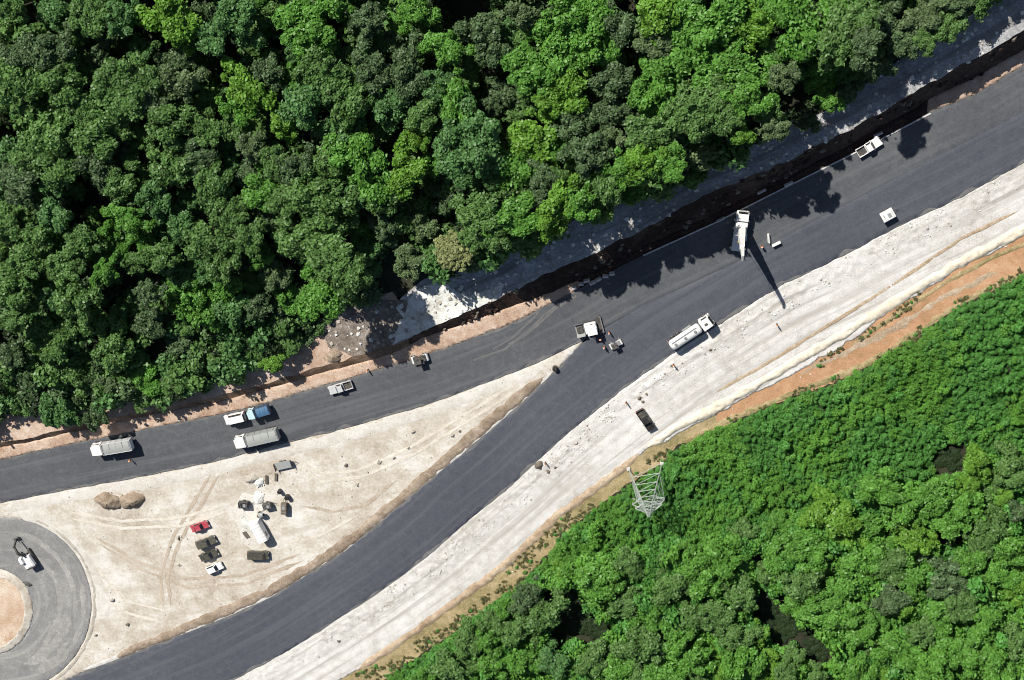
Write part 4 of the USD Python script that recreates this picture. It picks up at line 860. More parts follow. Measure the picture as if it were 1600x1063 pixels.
def car(name, label, px, py, ang, L, W, H, mat, style='sedan', z=.05, group=None, tint=None):
    t = thing(name, label, 'car' if style != 'pickup' else 'pickup', at(px, py, z, H * .5), ang, group=group)
    zb, zw = .28, H * .58
    n0, n1 = L / 2, -L / 2
    body = hull([(sx * L / 2 * (.97 if zz == zb else .99 if zz < zw else .955), sy * W / 2 * (.93 if zz == zb else 1 if zz < zw else .93), zz)
                 for sx in (-1, 1) for sy in (-1, 1) for zz in (zb, zw * .8, zw)])
    x1, x0 = {'sedan': (L * .20, -L * .33), 'hatch': (L * .20, -L * .47), 'suv': (L * .19, -L * .48), 'van': (L * .36, -L * .485), 'pickup': (L * .20, -L * .12)}[style]
    sl1, sl0 = {'sedan': (.62, .5), 'hatch': (.6, .32), 'suv': (.55, .2), 'van': (.45, .08), 'pickup': (.5, .12)}[style]
    bw, tw = W * .92, W * .74
    if style == 'pickup':
        bed0, bed1 = -L / 2, x0 - .03
        body = hull([(x, sy * W / 2 * k, zz) for sy in (-1, 1) for x, zz, k in ((L / 2 * .97, zb, .93), (L / 2, zw * .8, 1), (L / 2 * .96, zw * .97, .93), (bed1, zb, .93), (bed1, zw * .8, 1), (bed1, zw, .95))])
        obj('body', body, mat, t)
        bl = bed1 - bed0; bc = (bed0 + bed1) / 2
        obj('bed', cat(bx(bc, 0, .52, bl, W * .97, .14), bx(bc, W / 2 - .07, .78, bl, .1, .55), bx(bc, -W / 2 + .07, .78, bl, .1, .55), bx(bed1 - .06, 0, .78, .1, W * .85, .55)), mat, t)
        obj('tailgate', bx(bed0 + .05, 0, .78, .09, W * .84, .52), mat, t)
        obj('bed_liner', bx(bc, 0, .6, bl - .2, W * .84, .05), MAT['chassis'], t)
    else:
        obj('body', body, mat, t)
    roof = hull([(x1, sy * bw / 2, zw - .03) for sy in (-1, 1)] + [(x0, sy * bw / 2, zw - .03) for sy in (-1, 1)] + [(x1 - sl1, sy * tw / 2, H) for sy in (-1, 1)] + [(x0 + sl0, sy * tw / 2, H) for sy in (-1, 1)])
    obj('cabin', roof, mat, t)
    e = .012
    def quad(name, a, b, c, d, nrm):
        v = np.array([a, b, c, d], float); cen = v.mean(0); v = cen + (v - cen) * [1, .88, .80] if False else cen + (v - cen) * .86
        nn = np.cross(v[1] - v[0], v[2] - v[0]); nn /= np.linalg.norm(nn)
        if np.dot(nn, nrm) < 0: nn = -nn
        obj(name, trimesh.convex.convex_hull(np.vstack([v + nn * e, v - nn * .02])), MAT['glass'], t)
    quad('windscreen', (x1, bw / 2, zw), (x1, -bw / 2, zw), (x1 - sl1, -tw / 2, H), (x1 - sl1, tw / 2, H), (1, 0, .5))
    quad('rear_window', (x0, bw / 2, zw), (x0, -bw / 2, zw), (x0 + sl0, -tw / 2, H), (x0 + sl0, tw / 2, H), (-1, 0, .5))
    for sy in (-1, 1):
        quad('side_window', (x1 - .1, sy * bw / 2, zw), (x0 + .1, sy * bw / 2, zw), (x0 + sl0 + .1, sy * tw / 2, H), (x1 - sl1 - .1, sy * tw / 2, H), (0, sy, .2))
        obj('mirror', bx(x1 - .35, sy * (W / 2 + .1), zw + .05, .12, .2, .14), mat, t)
    wheels(t, (L * .31, -L * .29), W * .98, .33 if style in ('sedan', 'hatch') else .38, .22)
    lights(t, L, W, zw * .75)
    obj('bumper', cat(bx(L / 2 - .03, 0, .42, .14, W * .92, .2), bx(-L / 2 + .03, 0, .42, .14, W * .92, .2)), MAT['chassis'], t)
    return t

a_cars = 14
PK = 'cars parked on the sand'
car('parked_car', 'dark red hatchback, topmost of the row of parked cars on the sand', 312, 823, heading(295, 828, 328, 817), 4.3, 1.75, 1.48, MAT['red'], 'sedan', group=PK)
car('parked_car', 'dark olive sport utility car parked next below the red car', 322, 848, heading(302, 854, 340, 840), 4.9, 1.9, 1.75, MAT['olive'], 'suv', group=PK)
car('parked_car', 'dark olive car parked between the sport utility and the white car', 326, 868, heading(308, 875, 344, 861), 4.6, 1.8, 1.5, MAT['darkgreen'], 'sedan', group=PK)
car('parked_car', 'white car parked lowest in the row on the sand', 335, 888, heading(318, 894, 350, 881), 4.2, 1.75, 1.5, MAT['white'], 'hatch', group=PK)
car('parked_van', 'long dark van parked alone on the sand right of the car row', 403, 868, heading(385, 868, 421, 868.5), 4.9, 1.85, 1.85, MAT['darkgreen'], 'van')
car('pickup_truck', 'silver-white pickup on the upper road at the edge of the pale shoulder', 532, 606, heading(552, 600, 512, 612), 5.4, 1.95, 1.8, MAT['silver'], 'pickup', Z0)
car('cargo_van', 'white van stopped just in front of the blue truck', 367, 654, heading(385, 650, 350, 658), 4.7, 2.1, 2.4, MAT['white'], 'van', Z0)
car('pickup_truck', 'white pickup at the far upper roadside by the tree shadows', 1358, 230, heading(1340, 240, 1376, 218), 5.2, 1.95, 1.8, MAT['white'], 'pickup', Z0)
car('pickup_truck', 'black pickup parked across the white gravel verge', 1009, 657, heading(998, 641, 1020, 674), 5.3, 1.95, 1.75, MAT['black'], 'pickup', .08)

def big_truck(label, px, py, ang, L, W, cabm, bedm, loadm, name='dump_truck', hb=2.9, cabL=2.2, load='tarp'):
    t = thing(name, label, 'truck', at(px, py, Z0, 1.6), ang)
    f = L / 2
    obj('chassis', cat(bx(0, .42, .85, L - .5, .16, .28), bx(0, -.42, .85, L - .5, .16, .28), bx(-L / 2 + .5, 0, .85, .3, 1.6, .2)), MAT['chassis'], t)
    c = obj('cab', hull([(f, sy * W / 2 * .96, z) for sy in (-1, 1) for z in (.6, 1.7)] + [(f - .3, sy * W / 2 * .86, 2.7) for sy in (-1, 1)] + [(f - cabL, sy * W / 2 * .96, .6) for sy in (-1, 1)] + [(f - cabL, sy * W / 2 * .92, 2.7) for sy in (-1, 1)]), cabm, t)
    obj('windscreen', hull([(f - .01, sy * W * .40, 1.75) for sy in (-1, 1)] + [(f - .27, sy * W * .38, 2.6) for sy in (-1, 1)] + [(f - .5, sy * W * .38, 2.2) for sy in (-1, 1)]), MAT['glass'], t)
    for s in (-1, 1):
        obj('side_window', hull([(f - .5, s * W * .478, 1.7), (f - cabL + .3, s * W * .478, 1.7), (f - .6, s * W * .452, 2.45), (f - cabL + .3, s * W * .462, 2.45), (f - 1, s * W * .40, 2)]), MAT['glass'], t)
        obj('mirror', bx(f - .15, s * (W / 2 + .15), 1.9, .1, .2, .5), MAT['chassis'], t)
    obj('sun_visor', bx(f - .1, 0, 2.66, .35, W * .8, .08), cabm, t)
    b1, b0 = f - cabL - .35, -L / 2; bc, bl = (b0 + b1) / 2, b1 - b0; zf = 1.15
    obj('dump_bed', cat(bx(bc, 0, zf, bl, W, .16), bx(bc, W / 2 - .05, (zf + hb) / 2, bl, .1, hb - zf, .03), bx(bc, -W / 2 + .05, (zf + hb) / 2, bl, .1, hb - zf, .03), bx(b1 - .05, 0, (zf + hb + .25) / 2, .1, W, hb - zf + .25, .03)), bedm, t)
    obj('tailgate', bx(b0 + .03, 0, (zf + hb) / 2, .1, W * .95, hb - zf), bedm, t)
    for k in range(5):
        x = b0 + bl * (k + .5) / 5
        for s in (-1, 1): obj('bed_rib', bx(x, s * (W / 2 + .04), (zf + hb) / 2, .12, .08, hb - zf - .1, .02), bedm, t)
    if load == 'tarp':
        n = 9; X = np.linspace(b0 + .15, b1 - .15, n); Y = np.linspace(-W / 2 + .12, W / 2 - .12, 5)
        V = np.array([(x, y, hb - .10 + .22 * (1 - (y / (W / 2)) ** 2) + .05 * math.sin(i * 2.1)) for i, x in enumerate(X) for y in Y])
        F = [q for i in range(n - 1) for j in range(4) for q in ((i * 5 + j, i * 5 + 5 + j, i * 5 + 6 + j), (i * 5 + j, i * 5 + 6 + j, i * 5 + 1 + j))]
        obj('tarpaulin', (V, np.array(F)), loadm, t, smooth=True)
        for k in range(5):
            x = b0 + .3 + (bl - .6) * k / 4
            obj('tarp_bow', cyl((x, -W / 2 + .1, hb + .02), (x, 0, hb + .2), .04, 6), MAT['steel'], t)
    elif load == 'soil':
        n = 10; X = np.linspace(b0 + .12, b1 - .12, n); Y = np.linspace(-W / 2 + .12, W / 2 - .12, 6)
        g = np.random.default_rng(5)
        V = np.array([(x, y, hb - .55 + .45 * math.sin(math.pi * i / (n - 1)) * math.cos(y / W * 2.6) + g.normal() * .04) for i, x in enumerate(X) for y in Y])
        F = [q for i in range(n - 1) for j in range(5) for q in ((i * 6 + j, i * 6 + 6 + j, i * 6 + 7 + j), (i * 6 + j, i * 6 + 7 + j, i * 6 + 1 + j))]
        obj('load', (V, np.array(F)), loadm, t, smooth=True)
    ax = [f - 1.0] + [b0 + 1.1, b0 + 2.35] if L > 7 else [f - .9, b0 + 1.1]
    wheels(t, ax, W * .98, .5, .3, dual=(1, 2))
    for s in (-1, 1):
        obj('headlight', bx(f, s * W * .36, .95, .08, .35, .2), MAT['lamp'], t)
        obj('tail_light', bx(-L / 2 + .0, s * W * .4, .9, .08, .25, .15), MAT['tail'], t)
    obj('fuel_tank', cyl((f - cabL - .2, W * .38, .75), (f - cabL - 1.3, W * .38, .75), .3, 12), MAT['steel'], t)
    return t

big_truck('grey dump truck with white cab beside the sand median, below the blue truck', 402, 684, heading(440, 674, 362, 692), 10.0, 2.6, MAT['white'], MAT['grey'], MAT['tarp'])
big_truck('grey-white dump truck farthest left on the upper road', 176, 698, heading(212, 691, 140, 703), 9.3, 2.6, MAT['white'], MAT['silver'], MAT['tarp'])
big_truck('small blue dump truck with a pale cab roof at the upper road shoulder', 405, 643, heading(422, 638, 388, 648), 4.9, 2.2, MAT['paleblue'], MAT['navy'], MAT['blue'], name='blue_truck', hb=2.4, cabL=1.4)

def tanker():
    t = thing('tanker_truck', 'white tanker truck with rounded tank parked at the lower road edge', 'truck', at(1079, 520, Z0, 1.7), heading(1048, 541, 1110, 500))
    L, W = 10.6, 2.55; f = L / 2
    obj('chassis', cat(bx(-.2, .42, .9, L - .6, .16, .28), bx(-.2, -.42, .9, L - .6, .16, .28)), MAT['chassis'], t)
    obj('cab', hull([(f, s * 1.18, z) for s in (-1, 1) for z in (.6, 1.8)] + [(f - .35, s * 1.05, 2.95) for s in (-1, 1)] + [(f - 2.6, s * 1.2, .6) for s in (-1, 1)] + [(f - 2.5, s * 1.12, 3.0) for s in (-1, 1)]), MAT['white'], t)
    obj('roof_vent', bx(f - 1.4, 0, 3.03, .7, .45, .12), MAT['chassis'], t)
    obj('windscreen', hull([(f - .01, s * 1.0, 1.85) for s in (-1, 1)] + [(f - .31, s * .95, 2.85) for s in (-1, 1)] + [(f - .6, s * .95, 2.3) for s in (-1, 1)]), MAT['glass'], t)
    for s in (-1, 1):
        obj('side_window', hull([(f - .55, s * 1.2, 1.8), (f - 1.9, s * 1.2, 1.8), (f - .7, s * 1.13, 2.6), (f - 1.9, s * 1.15, 2.6), (f - 1.2, s * 1, 2.2)]), MAT['glass'], t)
        obj('mirror', bx(f - .2, s * 1.42, 2.1, .1, .2, .5), MAT['chassis'], t)
    x1, x0 = f - 2.85, -f + .2
    prof = [(x0, 0), (x0, .55), (x0 + .18, .9), (x0 + .5, 1.05), (x1 - .5, 1.05), (x1 - .18, .9), (x1, .55), (x1, 0)]
    n = 22; V = [(x, r * 1.12 * math.cos(a), 2.05 + r * .92 * math.sin(a)) for x, r in prof for a in np.arange(n) * 2 * math.pi / n]
    F = [q for i in range(len(prof) - 1) for j in range(n) for q in ((i * n + j, i * n + n + (j + 1) % n, i * n + n + j), (i * n + j, i * n + (j + 1) % n, i * n + n + (j + 1) % n))]
    m = trimesh.Trimesh(V, F, process=False); m.fix_normals()
    tk = obj('tank', m, MAT['white'], t, smooth=40)
    for x in (x0 + 1.3, (x0 + x1) / 2, x1 - 1.3):
        h = obj('hatch', cyl((x, 0, 2.95), (x, 0, 3.12), .32, 14), MAT['steel'], tk)
    obj('walkway', bx((x0 + x1) / 2, .55, 2.93, x1 - x0 - 1.2, .35, .05), MAT['steel'], tk)
    obj('ladder', cat(*[bar((x0 - .06, -.2, .9 + k * .3), (x0 - .06, .2, .9 + k * .3), .04) for k in range(7)], bar((x0 - .06, -.22, .8), (x0 - .06, -.22, 2.9), .05), bar((x0 - .06, .22, .8), (x0 - .06, .22, 2.9), .05)), MAT['steel'], t)
    obj('spray_bar', cyl((x0 - .25, -1.25, .55), (x0 - .25, 1.25, .55), .07, 8), MAT['steel'], t)
    for s in (-1, 1): obj('side_box', bx(-.3, s * 1.1, .85, 2.2, .3, .5), MAT['grey'], t)
    wheels(t, (f - 1.2, x0 + 1.2, x0 + 2.5), 2.5, .5, .3, dual=(1, 2)); lights(t, L, 2.4, 1.0, x0)
tanker()

def crane():
    t = thing('crane_truck', 'white crane truck with its tall boom raised, beside the tree-shaded road edge', 'crane', at(1157, 362, Z0, 1.4), heading(1152, 392, 1161, 335))
    L, W = 8.6, 2.6; f = L / 2
    obj('carrier', cat(bx(0, 0, 1.05, L, W, .5, .08), bx(-1.5, 0, 1.4, 5.0, W * .85, .22)), MAT['white'], t)
    obj('cab', hull([(f, s * 1.2, z) for s in (-1, 1) for z in (.7, 1.7)] + [(f - .35, s * 1.1, 2.5) for s in (-1, 1)] + [(f - 1.8, s * 1.2, .7) for s in (-1, 1)] + [(f - 1.8, s * 1.15, 2.5) for s in (-1, 1)]), MAT['white'], t)
    obj('windscreen', hull([(f - .0, s * 1.0, 1.75) for s in (-1, 1)] + [(f - .31, s * .95, 2.42) for s in (-1, 1)] + [(f - .6, s * .95, 2.0) for s in (-1, 1)]), MAT['glass'], t)
    obj('turntable', cyl((-.2, 0, 1.45), (-.2, 0, 1.75), 1.0, 20), MAT['steel'], t)
    obj('superstructure', cat(bx(.6, .55, 2.25, 2.6, .9, 1.1), bx(1.7, 0, 2.1, .9, 2.4, .9)), MAT['white'], t)
    oc = obj('operator_cab', hull([(x, y, z) for x in (-1.6, -.1) for y in (-1.35, -.5) for z in (1.7, 2.6)] + [(x, y, 3.1) for x in (-1.3, -.2) for y in (-1.3, -.55)]), MAT['white'], t)
    obj('window', bx(-1.6, -.92, 2.5, .06, .7, .6), MAT['glass'], oc)
    # boom nearly upright
    base, d = np.array([.9, .0, 2.4]), np.array([-.10, .03, 1.0]); d /= np.linalg.norm(d)
    segs = [(0, 5.4, 1.5, 1.2), (5.2, 10.2, 1.12, .9), (10.0, 15.0, .72, .5)]
    for a, b, w0, w1 in segs:
        p0, p1 = base + d * a, base + d * b
        obj('boom_section', hull([p0 + [sx * w0 / 2, sy * w0 / 2, 0] for sx in (-1, 1) for sy in (-1, 1)] + [p1 + [sx * w1 / 2, sy * w1 / 2, 0] for sx in (-1, 1) for sy in (-1, 1)]), MAT['white'], t)
    tip = base + d * 15.0
    obj('boom_head', bx(*(tip + [-.3, 0, .1]), 1.0, .45, .5), MAT['steel'], t)
    obj('hoist_cable', cat(cyl(tip + [-.7, 0, 0], (tip[0] - .7, tip[1], 5), .03, 5)), MAT['chassis'], t)
    obj('hook_block', bx(tip[0] - .7, tip[1], 4.8, .3, .25, .6), MAT['yellow'], t)
    obj('lift_cylinder', cyl((-1.2, 0, 1.9), base + d * 4 + [-.5, 0, 0], .14, 10), MAT['steel'], t)
    for x in (2.2, -3.8):
        for s in (-1, 1):
            o = obj('outrigger', cat(bx(x, s * 1.25, 1.0, .3, .7, .22), cyl((x, s * 1.5, .1), (x, s * 1.5, 1.0), .09, 8)), MAT['white'], t)
            obj('foot_pad', bx(x, s * 1.5, .06, .6, .6, .1), MAT['chassis'], o)
    wheels(t, (f - 1.3, -f + 1.2, -f + 2.5), 2.5, .5, .34); lights(t, L, 2.4, 1.0)
crane()

def excavator():
    t = thing('excavator', 'white excavator with black tracks working on the grey roundabout', 'excavator', at(42, 874, .1, 1.5), heading(50, 890, 30, 860))
    for s in (-1, 1):
        tr = obj('track', hull([(x, s * 1.15 + e, z) for e in (-.28, .28) for x, z in ((-1.9, .3), (-1.6, 0.02), (1.6, .02), (1.9, .3), (1.9, .6), (1.6, .85), (-1.6, .85), (-1.9, .6))]), MAT['rubber'], t)
        for k in range(9): obj('track_shoe', bx(-1.6 + k * .4, s * 1.15, .86, .22, .58, .06), MAT['chassis'], tr)
    obj('undercarriage', bx(0, 0, .6, 2.2, 1.8, .5), MAT['chassis'], t)
    obj('house', cat(bx(-.6, 0, 1.6, 3.0, 2.5, 1.1, .12), bx(-1.0, -.3, 2.2, 1.6, 1.5, .25, .08)), MAT['white'], t)
    obj('counterweight', bx(-2.1, 0, 1.55, .7, 2.5, 1.0, .2), MAT['chassis'], t)
    c = obj('cab', hull([(x, y, z) for x in (-.3, 1.2) for y in (.35, 1.25) for z in (1.1, 2.3)] + [(x, y, 2.95) for x in (-.2, .95) for y in (.42, 1.18)]), MAT['white'], t)
    obj('cab_window', hull([(1.21, y, z) for y in (.42, 1.18) for z in (1.5,)] + [(.99, y, 2.85) for y in (.47, 1.13)] + [(.9, y, 2.2) for y in (.47, 1.13)]), MAT['glass'], c)
    def beam(p0, p1, w0, w1, h0, h1):
        p0, p1 = np.array(p0), np.array(p1); d = (p1 - p0) / np.linalg.norm(p1 - p0); u = np.cross(d, [0, 1, 0])
        return hull([p0 + [0, s * w0 / 2, 0] + u * k * h0 / 2 for s in (-1, 1) for k in (-1, 1)] + [p1 + [0, s * w1 / 2, 0] + u * k * h1 / 2 for s in (-1, 1) for k in (-1, 1)])
    y = -.25
    obj('boom', cat(beam((1.0, y, 1.7), (2.6, y, 3.7), .5, .45, .5, .7), beam((2.6, y, 3.7), (4.6, y, 3.4), .45, .35, .7, .4)), MAT['chassis'], t)
    obj('stick', beam((4.4, y, 3.7), (5.2, y, 1.2), .35, .28, .5, .3), MAT['chassis'], t)
    bm_ = cat(bx(5.0, y - .5, .7, .9, .05, .9, .02), bx(5.0, y + .5, .7, .9, .05, .9, .02), beam((5.4, y, 1.1), (5.35, y, .3), 1.0, 1.0, .08, .08), beam((5.35, y, .3), (4.6, y, .25), 1.0, 1.0, .08, .08))
    obj('bucket', bm_, MAT['chassis'], t)
    obj('boom_cylinder', cat(cyl((1.2, y - .35, 1.3), (2.5, y - .35, 3.2), .09, 8), cyl((1.2, y + .35, 1.3), (2.5, y + .35, 3.2), .09, 8)), MAT['steel'], t)
excavator()

def roller(label, px, py, ang, k=1.0, body='yellow'):
    t = thing('road_roller', label, 'roller', at(px, py, Z0, .7), ang, (k, k, k))
    for s in (-1, 1):
        d = obj('drum', cyl((s * 1.25, -.8, .55), (s * 1.25, .8, .55), .55, 20), MAT['white'], t, smooth=40)
        obj('drum_frame', cat(bx(s * 1.25, .88, .75, .9, .08, .5), bx(s * 1.25, -.88, .75, .9, .08, .5)), MAT['chassis'], d)
    obj('body', cat(bx(.75, 0, 1.05, 1.2, 1.4, .6), bx(-.8, 0, .95, 1.1, 1.4, .4)), MAT[body], t)
    obj('seat', cat(bx(-.35, 0, 1.15, .5, .5, .15), bx(-.6, 0, 1.45, .12, .5, .5)), MAT['chassis'], t)
    obj('steering_column', bar((.1, 0, 1.1), (-.05, 0, 1.6), .08), MAT['chassis'], t)
    for sx in (-.9, .3):
        for sy in (-.6, .6): obj('canopy_post', bar((sx, sy, 1.1), (sx, sy, 2.3), .07), MAT['chassis'], t)
    obj('canopy', bx(-.3, 0, 2.34, 1.5, 1.5, .08), MAT['chassis'], t)
roller('tandem road roller with white drums and black canopy alone at the upper road edge', 656, 560, heading(642, 563, 670, 556), 1.05, 'chassis')
roller('small road roller beside the white paver at the road junction', 962, 538, heading(950, 545, 976, 532), .8, 'steel')

def paver():
    t = thing('asphalt_paver', 'white asphalt paver at the road junction tip of the median', 'paver', at(921, 513, Z0, 1.2), heading(935, 510, 905, 517))
    for s in (-1, 1): obj('track', hull([(x, s * .95 + e, z) for e in (-.2, .2) for x, z in ((-1.5, .25), (-1.2, .02), (1.2, .02), (1.5, .25), (1.2, .75), (-1.2, .75))]), MAT['rubber'], t)
    obj('body', bx(-.3, 0, 1.15, 2.6, 2.3, .9), MAT['white'], t)
    obj('hopper', cat(hull([(x, y, z) for x in (1.2, 3.0) for y, z in ((1.0, .6), (1.5, 1.5), (1.42, 1.5), (.92, .6))]), hull([(x, y, z) for x in (1.2, 3.0) for y, z in ((-1.0, .6), (-1.5, 1.5), (-1.42, 1.5), (-.92, .6))]), bx(2.1, 0, .62, 1.8, 2.0, .1)), MAT['grey'], t)
    obj('asphalt_load', bx(2.05, 0, .85, 1.4, 1.7, .4, .18), MAT['chassis'], t)
    obj('screed', bx(-2.2, 0, .35, .9, 4.2, .5), MAT['chassis'], t)
    obj('walkway', bx(-2.6, 0, .55, .35, 3.8, .06), MAT['steel'], t)
    for x in (-1.4, .3):
        for y in (-.9, .9): obj('canopy_post', bar((x, y, 1.6), (x, y, 2.9), .08), MAT['chassis'], t)
    obj('canopy', bx(-.55, 0, 2.95, 2.1, 2.3, .1), MAT['white'], t)
    for s in (-1, 1): obj('operator_seat', cat(bx(-.6, s * .7, 1.75, .45, .45, .2), bx(-.85, s * .7, 2.05, .12, .45, .5)), MAT['chassis'], t)
    obj('exhaust', cyl((.6, .6, 1.6), (.6, .6, 2.5), .07, 8), MAT['chassis'], t)
paver()

def light_trailer(name, label, cat_, px, py, ang, L, W, H, mat, z=.05, lid=None, ax=True):
    t = thing(name, label, cat_, at(px, py, z, H / 2), ang)
    obj('body', cat(bx(0, 0, .35 + (H - .35) / 2, L, W, H - .35, .08), bx(0, 0, H - .02, L * .9, W * .86, .1)), mat, t)
    obj('vent_panel', bx(-L / 2 - .01, 0, H * .6, .05, W * .7, H * .35), MAT['chassis'], t)
    for s in (-1, 1): obj('door', bx(0, s * W / 2, H * .58, L * .6, .04, H * .5), mat, t)
    obj('drawbar', cat(bar((L / 2 - .1, .35, .42), (L / 2 + 1.0, 0, .42), .08), bar((L / 2 - .1, -.35, .42), (L / 2 + 1.0, 0, .42), .08)), MAT['chassis'], t)
    obj('exhaust', cyl((-L * .3, W * .2, H), (-L * .3, W * .2, H + .3), .06, 8), MAT['chassis'], t)
    obj('roof_hatch', bx(L * .12, 0, H + .05, L * .28, W * .5, .1), MAT['grey'], t)
    for k in (-.28, .38): obj('roof_rib', bx(L * k, 0, H + .04, .08, W * .8, .06, .01), MAT['steel'], t)
    if ax: wheels(t, (0,), W + .15, .3, .2)
    return t
light_trailer('generator', 'black generator trailer at the left of the machinery on the sand', 'generator', 381, 788, 2, 2.3, 1.5, 1.6, MAT['black'])
light_trailer('compressor', 'black compressor with white side in the middle of the machinery on the sand', 'compressor', 418, 790, 15, 2.0, 1.4, 1.5, MAT['chassis'])
light_trailer('tank_trailer', 'brown-grey upright trailer at the right end of the machinery', 'trailer', 444, 794, 88, 2.7, 1.3, 1.5, MAT['dark_stone'])
light_trailer('utility_trailer', 'small white box trailer on the lower road beside the gravel edge', 'trailer', 1387, 336, heading(1378, 341, 1398, 330), 2.7, 1.9, 1.7, MAT['white'], Z0)

def flat_trailer():
    t = thing('flatbed_trailer', 'grey flatbed trailer at the top of the machinery group', 'trailer', at(443, 727, .05, .7), heading(425, 731, 460, 723))
    for k in range(7): obj('deck_plank', bx(0, -.78 + k * .26, .75, 3.8, .24, .07, .02), MAT['grey'], t)
    obj('frame', cat(bx(0, .6, .62, 3.9, .1, .16), bx(0, -.6, .62, 3.9, .1, .16)), MAT['chassis'], t)
    obj('headboard', bx(1.9, 0, 1.1, .08, 1.8, .7), MAT['chassis'], t)
    obj('rear_ramp', bx(-2.0, 0, 1.1, .08, 1.8, .8), MAT['chassis'], t)
    obj('drawbar', cat(bar((1.9, .5, .62), (3.1, 0, .55), .09), bar((1.9, -.5, .62), (3.1, 0, .55), .09)), MAT['chassis'], t)
    wheels(t, (-.5, .35), 1.9, .34, .22)
flat_trailer()

def site_office():
    t = thing('site_cabin', 'white site cabin with rounded roof in the machinery group on the sand', 'cabin', at(405, 829, .05, 1.4), heading(398, 812, 416, 845))
    L, W, H = 5.0, 2.5, 2.9
    n = 9; pr = [(W / 2, .5)] + [(W / 2 * math.cos(a), H - .6 + .6 * math.sin(a)) for a in np.linspace(0, math.pi, n)] + [(-W / 2, .5)]
    obj('shell', hull([(x, y, z) for x in (-L / 2, L / 2) for y, z in pr]), MAT['white'], t, smooth=30)
    for k in range(6): obj('roof_rib', cat(*[cyl((-L / 2 + .4 + k * .84, a[0] * 1.005, a[1] + .005), (-L / 2 + .4 + k * .84, b[0] * 1.005, b[1] + .005), .03, 4) for a, b in zip(pr[1:-2], pr[2:-1])]), MAT['steel'], t)
    d = obj('door', bx(-.6, -W / 2 - .01, 1.45, .9, .05, 1.9), MAT['grey'], t); obj('handle', bx(-.3, -W / 2 - .06, 1.4, .04, .06, .18), MAT['chassis'], d)
    for x in (1.2,):
        for s in (-1, 1):
            w = obj('window', bx(x, s * (W / 2 + .01), 1.7, 1.1, .05, .8), MAT['glass'], t); obj('frame', cat(bx(x, s * (W / 2 + .02), 2.12, 1.2, .06, .06), bx(x, s * (W / 2 + .02), 1.28, 1.2, .06, .06)), MAT['steel'], w)
    obj('drawbar', cat(bar((L / 2, .4, .5), (L / 2 + 1.1, 0, .5), .09), bar((L / 2, -.4, .5), (L / 2 + 1.1, 0, .5), .09)), MAT['chassis'], t)
    wheels(t, (-.45, .45), W - .1, .34, .22)
site_office()

def mixer(px, py, ang):
    t = thing('concrete_mixer', 'grey concrete mixer just above the white site cabin', 'mixer', at(px, py, .05, .7), ang)
    pr = [(-.75, .25), (-.6, .55), (-.1, .68), (.4, .55), (.8, .3)]; n = 14; d = np.array([.85, 0, .52])
    V = [np.array([x * .85, 0, 1.1 + x * .52]) + r * (math.cos(a) * np.array([-.52, 0, .85]) + math.sin(a) * np.array([0, 1, 0])) for x, r in pr for a in np.arange(n) * 2 * math.pi / n]
    F = [q for i in range(4) for j in range(n) for q in ((i * n + j, i * n + n + (j + 1) % n, i * n + n + j), (i * n + j, i * n + (j + 1) % n, i * n + n + (j + 1) % n))]
    obj('drum', (np.array(V), np.array(F)), MAT['grey'], t, smooth=50)
    obj('frame', cat(bar((-1, .6, .3), (.9, .6, .3), .09), bar((-1, -.6, .3), (.9, -.6, .3), .09), bar((0, .6, .3), (0, .7, 1.1), .09), bar((0, -.6, .3), (0, -.7, 1.1), .09)), MAT['chassis'], t)
    obj('motor_box', bx(-.9, .0, .75, .5, .7, .6), MAT['chassis'], t)
    wheels(t, (-.4,), 1.5, .28, .16)
mixer(409, 804, 30)

def drum(px, py, label, mat=None, z=.05, r=.45, h=1.1, group=None, name='oil_drum'):
    t = thing(name, label, 'drum', at(px, py, z, h / 2), rng.uniform(0, 90), group=group)
    pr = [(0, r * .97)] + [(h * k, r * (1.0 if k in (.33, .66) else .95)) for k in (.05, .30, .33, .36, .63, .66, .69, .95)] + [(h, r * .97)]
    n = 16; V = [(rr * math.cos(a), rr * math.sin(a), z_) for z_, rr in pr for a in np.arange(n) * 2 * math.pi / n]
    F = [q for i in range(len(pr) - 1) for j in range(n) for q in ((i * n + j, i * n + (j + 1) % n, i * n + n + (j + 1) % n), (i * n + j, i * n + n + (j + 1) % n, i * n + n + j))]
    obj('shell', (np.array(V), np.array(F)), mat or MAT['black'], t, smooth=30)
    obj('lid', cyl((0, 0, h - .06), (0, 0, h - .02), r * .9, 16), mat or MAT['black'], t)
    obj('cap', cyl((r * .5, 0, h - .02), (r * .5, 0, h + .03), .06, 8), MAT['steel'], t)
drum(437, 768, 'black drum, upper left of the two beside the machinery', r=.5)
drum(449, 777, 'black drum, lower right of the two beside the machinery', r=.6)
drum(867, 576, 'lone black drum at the edge of the narrow end of the sand median', r=.55, z=.2)

def stack(px, py, ang, L, label, w=.6, n=4):
    t = thing('timber_stack', label, 'timber', at(px, py, .05, .3), ang)
    for j in range(2):
        for k in range(n): obj('plank', bx(rng.normal() * .04, -w / 2 + w * (k + .5) / n, .12 + j * .16, L * rng.uniform(.92, 1.02), w / n * .9, .13, .02), MAT['dark_stone'], t)
    for x in (-L * .3, L * .3): obj('bearer', bx(x, 0, .03, .1, w, .07, .01), MAT['dark_stone'], t)
stack(416, 750, 88, 2.1, 'dark timber stack left of a similar one, below the flatbed trailer')
stack(431, 746, 86, 1.9, 'dark timber stack nearest under the flatbed trailer')
stack(384, 836, -58, 1.7, 'short grey timber stack lying left of the white site cabin', .9)

